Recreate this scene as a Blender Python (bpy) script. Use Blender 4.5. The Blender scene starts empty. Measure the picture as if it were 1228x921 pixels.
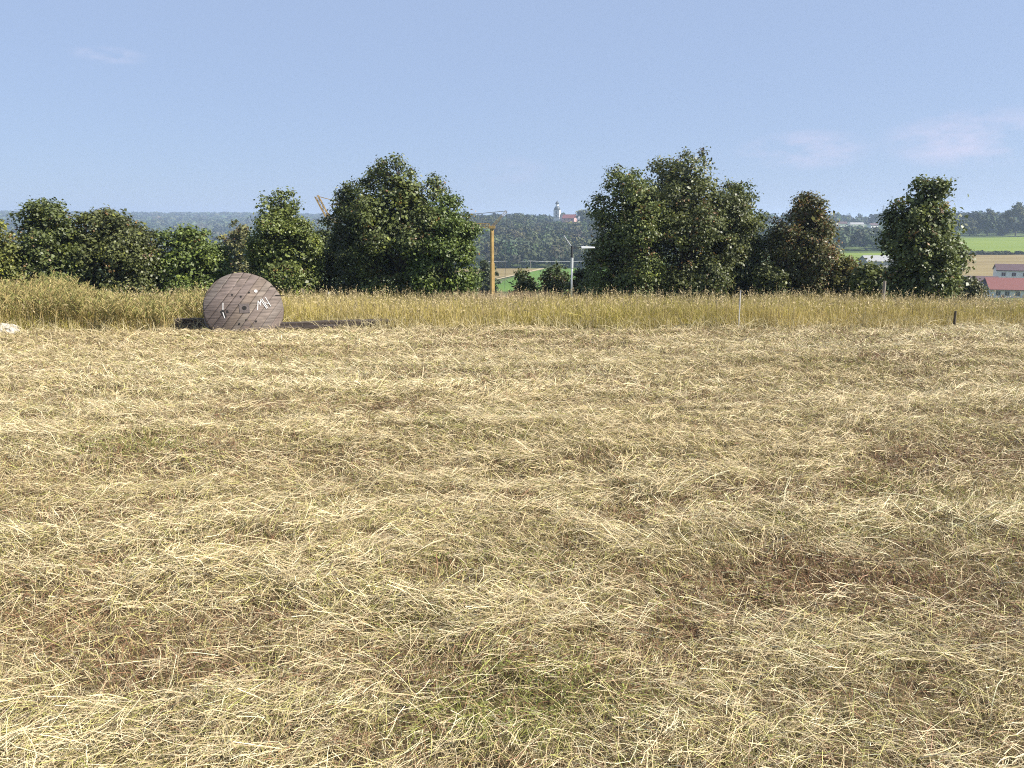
import bpy, math, random
import numpy as np
from mathutils import Vector

rng = np.random.default_rng(7)
random.seed(7)
C = bpy.context.scene.collection
scene = bpy.context.scene

# ------------------------------------------------------------------ camera, world, sun, exposure
EYE = 1.6
PITCH = math.radians(11.4)
FPX = 945.0
cam_d = bpy.data.cameras.new('camera')
cam = bpy.data.objects.new('camera', cam_d)
C.objects.link(cam)
cam.location = (0, 0, EYE)
cam.rotation_euler = (math.radians(90) - PITCH, 0, 0)
cam_d.sensor_width = 36
cam_d.lens = 36 * FPX / 1228
cam_d.clip_start = 0.05
cam_d.clip_end = 30000
scene.camera = cam

SUN_AZ = math.radians(106)      # clockwise from straight ahead (+Y)
SUN_EL = math.radians(42)
sd = Vector((math.sin(SUN_AZ) * math.cos(SUN_EL), math.cos(SUN_AZ) * math.cos(SUN_EL), math.sin(SUN_EL)))
sun_d = bpy.data.lights.new('sun', 'SUN')
sun_d.energy = 5.0
sun_d.angle = math.radians(0.5)
sun_d.color = (1.0, 0.945, 0.86)
sun = bpy.data.objects.new('sun', sun_d)
C.objects.link(sun)
sun.rotation_euler = (-sd).to_track_quat('-Z', 'Y').to_euler()

world = bpy.data.worlds.new('World')
scene.world = world
world.use_nodes = True
wn, wl = world.node_tree.nodes, world.node_tree.links
bg = wn['Background']
sky = wn.new('ShaderNodeTexSky')
sky.sky_type = 'NISHITA'
sky.sun_disc = False
sky.sun_elevation = SUN_EL
sky.sun_rotation = SUN_AZ
sky.altitude = 400
sky.air_density = 1.0
sky.dust_density = 0.7
sky.ozone_density = 4.0
bg.inputs['Strength'].default_value = 0.081

scene.view_settings.view_transform = 'Standard'
scene.view_settings.look = 'None'
scene.view_settings.gamma = 1.0
scene.view_settings.use_curve_mapping = False
scene.view_settings.exposure = 1.03
scene.cycles.use_denoising = False
scene.cycles.filter_width = 1.1
scene.cycles.max_bounces = 5
scene.cycles.diffuse_bounces = 2
scene.cycles.transmission_bounces = 2
scene.cycles.volume_bounces = 1

def ray(px, py):
    r = (px - 614.0) / FPX
    u = -(py - 460.5) / FPX
    return Vector((r, math.cos(PITCH) + u * math.sin(PITCH), -math.sin(PITCH) + u * math.cos(PITCH)))

def at(px, py, Y):
    d = ray(px, py)
    s = Y / d.y
    return Vector((d.x * s, Y, EYE + d.z * s))

# faint clouds: part of the sky, by direction
tcw = wn.new('ShaderNodeTexCoord')
even = wn.new('ShaderNodeMix'); even.data_type = 'RGBA'     # late summer haze evens the blue out from zenith to horizon
even.inputs[0].default_value = .82
wl.new(sky.outputs['Color'], even.inputs[6]); even.inputs[7].default_value = (2.46, 3.14, 4.62, 1)
cur = even.outputs[2]
def cloud(px, py, w, h, amount, col, scale):
    """a faint patch of cloud in direction of (px,py): elongated gaussian times noise"""
    global cur
    d = ray(px, py).normalized()
    rt = Vector((d.y, -d.x, 0)).normalized()
    up = rt.cross(d)
    def dot(v, k):
        n = wn.new('ShaderNodeVectorMath'); n.operation = 'DOT_PRODUCT'
        wl.new(tcw.outputs['Generated'], n.inputs[0]); n.inputs[1].default_value = v
        m = wn.new('ShaderNodeMath'); m.operation = 'DIVIDE'
        wl.new(n.outputs['Value'], m.inputs[0]); m.inputs[1].default_value = k
        p = wn.new('ShaderNodeMath'); p.operation = 'POWER'
        a = wn.new('ShaderNodeMath'); a.operation = 'ABSOLUTE'
        wl.new(m.outputs[0], a.inputs[0]); wl.new(a.outputs[0], p.inputs[0]); p.inputs[1].default_value = 2
        return p.outputs[0]
    sm = wn.new('ShaderNodeMath'); sm.operation = 'ADD'
    wl.new(dot(rt, w), sm.inputs[0]); wl.new(dot(up, h), sm.inputs[1])
    mr = wn.new('ShaderNodeMapRange'); mr.interpolation_type = 'SMOOTHSTEP'
    wl.new(sm.outputs[0], mr.inputs[0])
    mr.inputs[1].default_value = 1.0; mr.inputs[2].default_value = 0.0
    mr.inputs[3].default_value = 0.0; mr.inputs[4].default_value = 1.0
    front = wn.new('ShaderNodeVectorMath'); front.operation = 'DOT_PRODUCT'
    wl.new(tcw.outputs['Generated'], front.inputs[0]); front.inputs[1].default_value = d
    fg = wn.new('ShaderNodeMath'); fg.operation = 'GREATER_THAN'; fg.inputs[1].default_value = 0
    wl.new(front.outputs['Value'], fg.inputs[0])
    mp = wn.new('ShaderNodeMapping'); wl.new(tcw.outputs['Generated'], mp.inputs[0])
    mp.inputs['Scale'].default_value = (scale, scale, scale * 2.6)
    nz = wn.new('ShaderNodeTexNoise'); wl.new(mp.outputs[0], nz.inputs[0])
    nz.inputs['Scale'].default_value = 1.0; nz.inputs['Detail'].default_value = 6; nz.inputs['Roughness'].default_value = 0.62
    nr = wn.new('ShaderNodeMapRange'); wl.new(nz.outputs[0], nr.inputs[0])
    nr.inputs[1].default_value = 0.38; nr.inputs[2].default_value = 0.68
    nr.inputs[3].default_value = 0.0; nr.inputs[4].default_value = amount
    m1 = wn.new('ShaderNodeMath'); m1.operation = 'MULTIPLY'
    wl.new(mr.outputs[0], m1.inputs[0]); wl.new(nr.outputs[0], m1.inputs[1])
    m2 = wn.new('ShaderNodeMath'); m2.operation = 'MULTIPLY'
    wl.new(m1.outputs[0], m2.inputs[0]); wl.new(fg.outputs[0], m2.inputs[1])
    mx = wn.new('ShaderNodeMix'); mx.data_type = 'RGBA'
    wl.new(m2.outputs[0], mx.inputs[0]); wl.new(cur, mx.inputs[6]); mx.inputs[7].default_value = (*col, 1)
    cur = mx.outputs[2]
cloud(1175, 165, .11, .035, .6, (4.9, 4.5, 5.6), 14)
cloud(965, 180, .085, .025, .55, (4.9, 4.5, 5.6), 16)
cloud(132, 66, .045, .010, .42, (4.3, 4.4, 5.6), 38)
cloud(610, 205, .06, .02, .28, (4.0, 3.9, 5.2), 16)
wl.new(cur, bg.inputs['Color'])

# ------------------------------------------------------------------ helpers
def tag(o, label=None, cat=None, group=None, kind=None):
    if label: o['label'] = label
    if cat: o['category'] = cat
    if group: o['group'] = group
    if kind: o['kind'] = kind
    return o

def thing(name, label, cat, loc=(0, 0, 0), rotz=0, group=None):
    o = bpy.data.objects.new(name, None)
    C.objects.link(o)
    o.location = loc
    o.rotation_euler = (0, 0, rotz)
    o.empty_display_size = 0.3
    return tag(o, label, cat, group)

def mesh_np(name, V, F, mat, parent=None, cols=None, smooth=False):
    """V (n,3), F (m,k) of constant corner count -> one mesh object"""
    V = np.asarray(V, dtype=np.float32).reshape(-1, 3)
    F = np.asarray(F, dtype=np.int32)
    me = bpy.data.meshes.new(name)
    k = F.shape[1]
    me.vertices.add(len(V)); me.vertices.foreach_set('co', V.ravel())
    me.loops.add(F.size); me.loops.foreach_set('vertex_index', F.ravel())
    me.polygons.add(len(F))
    me.polygons.foreach_set('loop_start', np.arange(0, F.size, k, dtype=np.int32))
    if smooth: me.polygons.foreach_set('use_smooth', np.ones(len(F), dtype=bool))
    if cols is not None:
        a = me.attributes.new('tint', 'FLOAT_COLOR', 'POINT')
        c4 = np.ones((len(V), 4), dtype=np.float32); c4[:, :3] = cols
        a.data.foreach_set('color', c4.ravel())
    me.update(calc_edges=True)
    me.materials.append(mat)
    o = bpy.data.objects.new(name, me)
    C.objects.link(o)
    if parent: o.parent = parent
    return o

class MB:
    """collects boxes, bars, prisms -> one mesh"""
    def __init__(s): s.v = []; s.f = []
    def poly(s, pts, faces):
        b = len(s.v); s.v += [tuple(p) for p in pts]; s.f += [tuple(b + i for i in f) for f in faces]
    def box(s, x0, x1, y0, y1, z0, z1):
        s.poly([(x0,y0,z0),(x1,y0,z0),(x1,y1,z0),(x0,y1,z0),(x0,y0,z1),(x1,y0,z1),(x1,y1,z1),(x0,y1,z1)],
               [(0,3,2,1),(4,5,6,7),(0,1,5,4),(1,2,6,5),(2,3,7,6),(3,0,4,7)])
    def bar(s, a, b, w, h=None):
        a = Vector(a); b = Vector(b); h = h or w
        d = (b - a).normalized()
        up = Vector((0, 0, 1)) if abs(d.z) < .95 else Vector((0, 1, 0))
        r = d.cross(up).normalized() * w / 2; u = r.cross(d).normalized() * h / 2
        s.poly([a-r-u, a+r-u, a+r+u, a-r+u, b-r-u, b+r-u, b+r+u, b-r+u],
               [(0,1,2,3),(7,6,5,4),(0,4,5,1),(1,5,6,2),(2,6,7,3),(3,7,4,0)])
    def tube(s, pts, rad, n=7):
        pts = [Vector(p) for p in pts]
        rings = []
        for i, p in enumerate(pts):
            d = (pts[min(i+1, len(pts)-1)] - pts[max(i-1, 0)]).normalized()
            up = Vector((0, 0, 1)) if abs(d.z) < .9 else Vector((1, 0, 0))
            r = d.cross(up).normalized(); u = r.cross(d)
            rings.append([p + (r*math.cos(6.28319*k/n) + u*math.sin(6.28319*k/n))*rad[i] for k in range(n)])
        f = []
        for i in range(len(pts)-1):
            for k in range(n):
                f.append((i*n+k, i*n+(k+1)%n, (i+1)*n+(k+1)%n, (i+1)*n+k))
        f.append(tuple(range(n-1, -1, -1))); f.append(tuple((len(pts)-1)*n+k for k in range(n)))
        s.poly([q for r in rings for q in r], f)
    def lathe(s, prof, n=16, c=(0,0,0)):
        c = Vector(c); f = []; v = []
        for r, z in prof:
            v += [c + Vector((r*math.cos(6.28319*k/n), r*math.sin(6.28319*k/n), z)) for k in range(n)]
        for i in range(len(prof)-1):
            for k in range(n): f.append((i*n+k, i*n+(k+1)%n, (i+1)*n+(k+1)%n, (i+1)*n+k))
        f.append(tuple(range(n-1, -1, -1))); f.append(tuple((len(prof)-1)*n+k for k in range(n)))
        s.poly(v, f)
    def build(s, name, mat, parent=None, bevel=0, smooth=False):
        me = bpy.data.meshes.new(name)
        me.from_pydata(s.v, [], s.f); me.update()
        me.materials.append(mat)
        if smooth:
            for p in me.polygons: p.use_smooth = True
        o = bpy.data.objects.new(name, me); C.objects.link(o)
        if parent: o.parent = parent
        if bevel:
            b = o.modifiers.new('bevel', 'BEVEL'); b.width = bevel; b.segments = 2
        return o

# value noise ------------------------------------------------------
def _h(ix, iy, seed):
    n = (ix.astype(np.int64) * 374761393 + iy.astype(np.int64) * 668265263 + seed * 1442695041) & 0xffffffff
    n = ((n ^ (n >> 13)) * 1274126177) & 0xffffffff
    return ((n ^ (n >> 16)) & 0xffffff) / float(0xffffff)
def vnoise(x, y, s=1.0, seed=0):
    x = np.asarray(x, dtype=np.float64) / s; y = np.asarray(y, dtype=np.float64) / s
    ix = np.floor(x); iy = np.floor(y); fx = x - ix; fy = y - iy
    fx = fx*fx*(3-2*fx); fy = fy*fy*(3-2*fy)
    a = _h(ix, iy, seed); b = _h(ix+1, iy, seed); c = _h(ix, iy+1, seed); d = _h(ix+1, iy+1, seed)
    return (a*(1-fx)+b*fx)*(1-fy) + (c*(1-fx)+d*fx)*fy
def fbm(x, y, s=1.0, seed=0, oct=4):
    t = 0; a = 1; w = 0
    for o in range(oct):
        t = t + a*vnoise(x, y, s, seed+17*o); w += a; a *= .5; s *= .5
    return t / w

# materials --------------------------------------------------------
def new_mat(name):
    m = bpy.data.materials.new(name); m.use_nodes = True
    return m, m.node_tree.nodes, m.node_tree.links, m.node_tree.nodes['Principled BSDF']

def plain(name, col, rough=.7, noise=.0, scale=8.0, metal=0.0, spec=.4, stretch=(1,1,1)):
    m, n, l, p = new_mat(name)
    p.inputs['Roughness'].default_value = rough; p.inputs['Metallic'].default_value = metal
    p.inputs['Specular IOR Level'].default_value = spec
    if noise:
        tc = n.new('ShaderNodeTexCoord'); mp = n.new('ShaderNodeMapping'); l.new(tc.outputs['Object'], mp.inputs[0])
        mp.inputs['Scale'].default_value = stretch
        z = n.new('ShaderNodeTexNoise'); l.new(mp.outputs[0], z.inputs[0])
        z.inputs['Scale'].default_value = scale; z.inputs['Detail'].default_value = 5
        r = n.new('ShaderNodeMapRange'); l.new(z.outputs[0], r.inputs[0])
        r.inputs[1].default_value = .3; r.inputs[2].default_value = .7
        r.inputs[3].default_value = 1-noise; r.inputs[4].default_value = 1+noise
        mx = n.new('ShaderNodeVectorMath'); mx.operation = 'SCALE'
        mx.inputs[0].default_value = col; l.new(r.outputs[0], mx.inputs['Scale'])
        l.new(mx.outputs[0], p.inputs['Base Color'])
        b = n.new('ShaderNodeBump'); b.inputs['Strength'].default_value = .35; b.inputs['Distance'].default_value = .02
        l.new(z.outputs[0], b.inputs['Height']); l.new(b.outputs[0], p.inputs['Normal'])
    else:
        p.inputs['Base Color'].default_value = (*col, 1)
    return m

def tinted(name, rough=.6, spec=.3, transl=0.0):
    """leaf or straw: colour per blade from the attribute 'tint'"""
    m, n, l, p = new_mat(name)
    a = n.new('ShaderNodeAttribute'); a.attribute_name = 'tint'
    l.new(a.outputs['Color'], p.inputs['Base Color'])
    p.inputs['Roughness'].default_value = rough
    p.inputs['Specular IOR Level'].default_value = spec
    if transl:
        t = n.new('ShaderNodeBsdfTranslucent'); l.new(a.outputs['Color'], t.inputs['Color'])
        mx = n.new('ShaderNodeMixShader'); mx.inputs[0].default_value = transl
        l.new(p.outputs[0], mx.inputs[1]); l.new(t.outputs[0], mx.inputs[2])
        l.new(mx.outputs[0], n['Material Output'].inputs['Surface'])
    return m

M_STRAW = tinted('straw', .55, .35, .12)
M_GRASS = tinted('tall_grass', .6, .3, .25)
M_LEAF = tinted('leaves', .48, .45, .25)
M_FAR = tinted('far_leaves', .8, .1, .0)
M_BARK = plain('bark', (.11, .085, .06), .9, .35, 14)

# ------------------------------------------------------------------ terrain
CP = np.array([-900, 0, 300, 560, 700, 1000, 1060, 1150, 1228, 2100], dtype=float)      # bearings as photo columns
YS = np.array([24, 32, 40, 60, 100, 160, 250, 290, 340, 420, 485, 600, 700, 950, 1050, 1200, 1800, 2500, 3200, 4500], dtype=float)
near = [-1.0, -1.6, -2.4, -4.5, -8.5, -14, -20.5]
nearR = [-1.0, -1.6, -2.4, -4.5, -8.5, -14.5, -20.5]
left = near + [-23, -27, -29, -30, -32, -33, -31, -30, -27, -16, 6, 31, 28]
mid = near + [-23, -25, -25, -25, -20, -13, 0, 3, 2, -4, 4, 10, 16]
rt1 = near[:-1] + [-19.5] + [-19.5, -19, -16.3, -14.5, -12, -9, -1.5, -1, 0, 2, 6, 14, 20]
rt2 = nearR + [-20, -18.4, -13.8, -11.6, -7.2, -5, 0, 1, 2, 4, 8, 22, 28]
ZT = np.array([left, left, left, mid, mid, rt1, rt1, rt2, rt2, rt2])
ZT[0, 17:19] += 8; ZT[1, 17:19] += 6
LY = np.log(YS)

def far_z(x, y):
    """height of the land at forward distance y > 24 m"""
    y = np.maximum(y, 24.0); t = x / y
    col = 614 + FPX * t / math.cos(PITCH)
    fc = np.interp(col, CP, np.arange(len(CP)))
    i = np.clip(np.floor(fc).astype(int), 0, len(CP)-2); u = fc - i
    u = u*u*(3-2*u)
    ly = np.log(np.clip(y, 24, 4500))
    fj = np.interp(ly, LY, np.arange(len(YS)))
    j = np.clip(np.floor(fj).astype(int), 0, len(YS)-2); v = fj - j
    return (ZT[i, j]*(1-u)+ZT[i+1, j]*u)*(1-v) + (ZT[i, j+1]*(1-u)+ZT[i+1, j+1]*u)*v

def near_bump(x, y):
    return .08*(fbm(x, y, 2.6, 3, 3)-.5) + .06*(fbm(x, y, .5, 5, 2)-.5)

def ground(x, y):
    x = np.asarray(x, dtype=float); y = np.asarray(y, dtype=float)
    near_ = -.042*np.clip(y, -60, 24) + near_bump(x, y)
    w = np.clip((y-20)/4.0, 0, 1)
    side = np.clip((np.hypot(x, y)-60)/200, 0, 1) * (y < 24)
    near_ = near_*(1-side) + (-2.0)*side
    return near_*(1-w) + far_z(x, y)*w

def gz(x, y): return float(ground(np.array([x]), np.array([y]))[0])

M_GROUND, n, l, p = new_mat('ground')
geo = n.new('ShaderNodeNewGeometry')
sp = n.new('ShaderNodeSeparateXYZ'); l.new(geo.outputs['Position'], sp.inputs[0])
def ramp_y(a, b):
    r = n.new('ShaderNodeMapRange'); l.new(sp.outputs['Y'], r.inputs[0])
    r.inputs[1].default_value = a; r.inputs[2].default_value = b; return r.outputs[0]
nz1 = n.new('ShaderNodeTexNoise'); l.new(geo.outputs['Position'], nz1.inputs[0]); nz1.inputs['Scale'].default_value = 9; nz1.inputs['Detail'].default_value = 8
cr = n.new('ShaderNodeValToRGB'); l.new(nz1.outputs[0], cr.inputs[0])
cr.color_ramp.elements[0].position = .35; cr.color_ramp.elements[0].color = (.034, .026, .014, 1)
cr.color_ramp.elements[1].position = .68; cr.color_ramp.elements[1].color = (.13, .10, .048, 1)
nz2 = n.new('ShaderNodeTexNoise'); l.new(geo.outputs['Position'], nz2.inputs[0]); nz2.inputs['Scale'].default_value = .02; nz2.inputs['Detail'].default_value = 6
cr2 = n.new('ShaderNodeValToRGB'); l.new(nz2.outputs[0], cr2.inputs[0])
cr2.color_ramp.elements[0].position = .38; cr2.color_ramp.elements[0].color = (.045, .07, .022, 1)
cr2.color_ramp.elements[1].position = .66; cr2.color_ramp.elements[1].color = (.11, .14, .045, 1)
mx = n.new('ShaderNodeMix'); mx.data_type = 'RGBA'
l.new(ramp_y(24, 34), mx.inputs[0]); l.new(cr.outputs[0], mx.inputs[6]); l.new(cr2.outputs[0], mx.inputs[7])
l.new(mx.outputs[2], p.inputs['Base Color']); p.inputs['Roughness'].default_value = .95
p.inputs['Specular IOR Level'].default_value = .1

def build_ground():
    fine = np.radians(np.arange(-46, 46.01, .35)); coarse = np.radians(np.arange(50, 311, 6))
    th = np.concatenate([fine, coarse])
    R = np.concatenate([[.02], np.geomspace(.5, 26, 120), np.geomspace(26.8, 6200, 190)])
    T, RR = np.meshgrid(th, R)
    X = RR*np.sin(T); Y = RR*np.cos(T); Z = ground(X, Y)
    V = np.stack([X, Y, Z], -1).reshape(-1, 3)
    nt, nr = len(th), len(R)
    i, j = np.meshgrid(np.arange(nr-1), np.arange(nt), indexing='ij')
    a = i*nt+j; b = i*nt+(j+1) % nt
    F = np.stack([a, a+nt, b+nt, b], -1).reshape(-1, 4)
    tag(mesh_np('ground', V, F, M_GROUND, smooth=True), kind='structure')
build_ground()

def field_mat(name, c0, c1, sc, stretch=(1, 1, 1), rot=0):
    m, n, l, p = new_mat(name)
    g = n.new('ShaderNodeNewGeometry'); mp = n.new('ShaderNodeMapping'); l.new(g.outputs['Position'], mp.inputs[0])
    mp.inputs['Scale'].default_value = stretch; mp.inputs['Rotation'].default_value = (0, 0, rot)
    z = n.new('ShaderNodeTexNoise'); l.new(mp.outputs[0], z.inputs[0]); z.inputs['Scale'].default_value = sc; z.inputs['Detail'].default_value = 7
    r = n.new('ShaderNodeValToRGB'); l.new(z.outputs[0], r.inputs[0])
    r.color_ramp.elements[0].position = .32; r.color_ramp.elements[0].color = (*c0, 1)
    r.color_ramp.elements[1].position = .7; r.color_ramp.elements[1].color = (*c1, 1)
    l.new(r.outputs[0], p.inputs['Base Color']); p.inputs['Roughness'].default_value = .95; p.inputs['Specular IOR Level'].default_value = .1
    return m
M_GREEN = field_mat('green_crop', (.072, .135, .020), (.105, .18, .03), .05, (1, .3, 1))
M_LIME = field_mat('pasture', (.125, .175, .026), (.17, .215, .036), .04, (.6, 1, 1))
M_BROWN = field_mat('stubble', (.165, .125, .055), (.235, .185, .085), .12, (.15, 1, 1))
M_TAN = field_mat('dry_track', (.30, .25, .15), (.40, .33, .20), .2)

def field(name, corners, mat, lift, n=40):
    """a sheet over the land between four ground corners (near-left, near-right, far-right, far-left), each (px, Y)"""
    def gp(px, Y): return np.array([(px-614)/FPX*math.cos(PITCH)*Y, Y])
    c = [gp(*q) for q in corners]
    u, v = np.meshgrid(np.linspace(0, 1, n), np.linspace(0, 1, n))
    u = u[..., None]; v = v[..., None]
    P = (c[0]*(1-u)+c[1]*u)*(1-v) + (c[3]*(1-u)+c[2]*u)*v
    Z = ground(P[..., 0], P[..., 1]) + lift
    V = np.concatenate([P, Z[..., None]], -1).reshape(-1, 3)
    i, j = np.meshgrid(np.arange(n-1), np.arange(n-1), indexing='ij'); a = (i*n+j).ravel()
    F = np.stack([a, a+1, a+n+1, a+n], -1)
    return tag(mesh_np(name, V, F, mat, smooth=True), kind='structure')

field('green_field', [(560, 300), (720, 300), (735, 487), (640, 487)], M_GREEN, .30)
field('stubble_field', [(500, 380), (592, 398), (655, 488), (520, 488)], M_BROWN, .36)
field('farm_track', [(592, 392), (597, 392), (654, 488), (647, 488)], M_TAN, .42)
field('stubble_field', [(1120, 262), (1420, 262), (1420, 418), (1105, 418)], M_BROWN, .30)
field('pasture', [(1105, 424), (1420, 424), (1420, 640), (1130, 575)], M_LIME, .30)
field('pasture', [(985, 400), (1062, 400), (1075, 470), (1000, 470)], M_LIME, .30)
field('pasture', [(990, 720), (1080, 720), (1075, 900), (980, 900)], M_LIME, .40)
field('farm_track', [(500, 640), (512, 640), (514, 690), (508, 690)], M_TAN, .3, 8)

# ------------------------------------------------------------------ mown hay
def ribbons(P, W):
    """P (n,k,3) centre lines, W (n,k,3) half widths -> verts, quads"""
    n, k, _ = P.shape
    V = np.stack([P-W, P+W], 2).reshape(-1, 3)
    b = (np.arange(n)*k*2)[:, None] + (np.arange(k-1)*2)[None]
    F = np.stack([b, b+1, b+3, b+2], -1).reshape(-1, 4)
    return V, F

def patch(x, y, cx, cy, rx, ry):
    return np.exp(-(((x-cx)/rx)**2+((y-cy)/ry)**2))

def brown_amt(x, y):
    """where the matted brown thatch shows between the hay"""
    a = (fbm(x*.6+9, y-4, 1.1, 77, 4)-.70)*3.6
    a = a + 1.05*patch(x, y, 1.6, 3.7, .9, .55) + .5*patch(x, y, 2.2, 3.45, .45, .4) + .50*patch(x, y, 3.4, 8.1, 2.0, 1.5) + .35*patch(x, y, 1.0, 9.5, 2.2, 1.2) + .35*patch(x, y, -.3, 2.3, .9, .2)
    return np.clip(a, 0, 1)*np.clip(.45+1.1*fbm(x, y, .45, 79, 3), 0, 1)

def green_amt(x, y):
    a = (fbm(x*.8, y, 1.3, 41, 4)-.64)*3.0
    a = a + .75*patch(x, y, 2.6, 5.0, 1.1, .8) + .8*patch(x, y, 1.1, 2.5, .55, .35) + .4*patch(x, y, 1.7, 3.0, .6, .35) + .45*patch(x, y, -2.1, 3.9, .7, .4) + .4*patch(x, y, -1.45, 2.5, .35, .25) + .15*patch(x, y, -.3, 2.4, .25, .2) + .35*patch(x, y, 2.0, 4.2, .6, .5)
    return np.clip(a, 0, 1)*np.clip(.45+1.1*fbm(x, y, .4, 83, 3), 0, 1)

def pile_amt(x, y):
    """thin spread hay, combed into low streaks across the view, with small holes"""
    a = fbm(x*.45, y*1.35, .62, 11, 4)*.75+fbm(x*.5, y*1.1, 1.6, 13, 2)*.25
    a = np.clip((a-.26)*2.0, 0, 1)
    hole = np.clip((fbm(x*.55, y*1.3, .20, 61, 3)-.57)*8, 0, 1)
    return a*(1-.95*hole)*(1-.55*brown_amt(x, y))

def hay_color(x, y, n, stub, pile, isb):
    r = rng.random(n)
    pale = np.array([.74, .63, .395]); tan = np.array([.52, .395, .205]); brn = np.array([.20, .118, .066]); grn = np.array([.26, .27, .06]); olive = np.array([.43, .39, .135]); dark = np.array([.125, .090, .048])
    col = pale + (tan-pale)*r[:, None]**1.1
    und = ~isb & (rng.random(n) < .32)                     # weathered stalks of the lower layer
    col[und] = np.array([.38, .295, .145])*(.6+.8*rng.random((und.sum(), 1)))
    o = (rng.random(n) < .25) & ~isb
    col[o] = olive*(.75+.5*rng.random((o.sum(), 1)))
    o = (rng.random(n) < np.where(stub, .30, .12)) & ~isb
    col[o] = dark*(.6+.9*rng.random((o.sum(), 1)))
    pg = np.clip(.07+.75*green_amt(x, y), 0, .7) * np.where(stub, 1.25, .5) * np.where(isb, .12, 1)
    pb = np.clip(.07+.65*brown_amt(x, y)+.50*np.clip(.5-pile, 0, .5), 0, .7) * np.where(stub, 1.3, .8) * np.where(isb, .12, 1)  # thatch patches, plus shade painted into the hay gaps where the pile thins
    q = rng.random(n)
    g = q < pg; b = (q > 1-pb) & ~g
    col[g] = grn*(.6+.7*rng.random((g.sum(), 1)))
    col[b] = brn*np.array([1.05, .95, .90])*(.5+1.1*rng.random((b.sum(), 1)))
    # bleached and rusty tracts across the field
    tract = fbm(x*.5, y, 2.2, 191, 3)[:, None]
    col *= 1+(tract-.5)*np.array([.30, .36, .50])
    col *= (.80+.40*rng.random((n, 1)))
    return np.clip(col, .02, .78)

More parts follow.
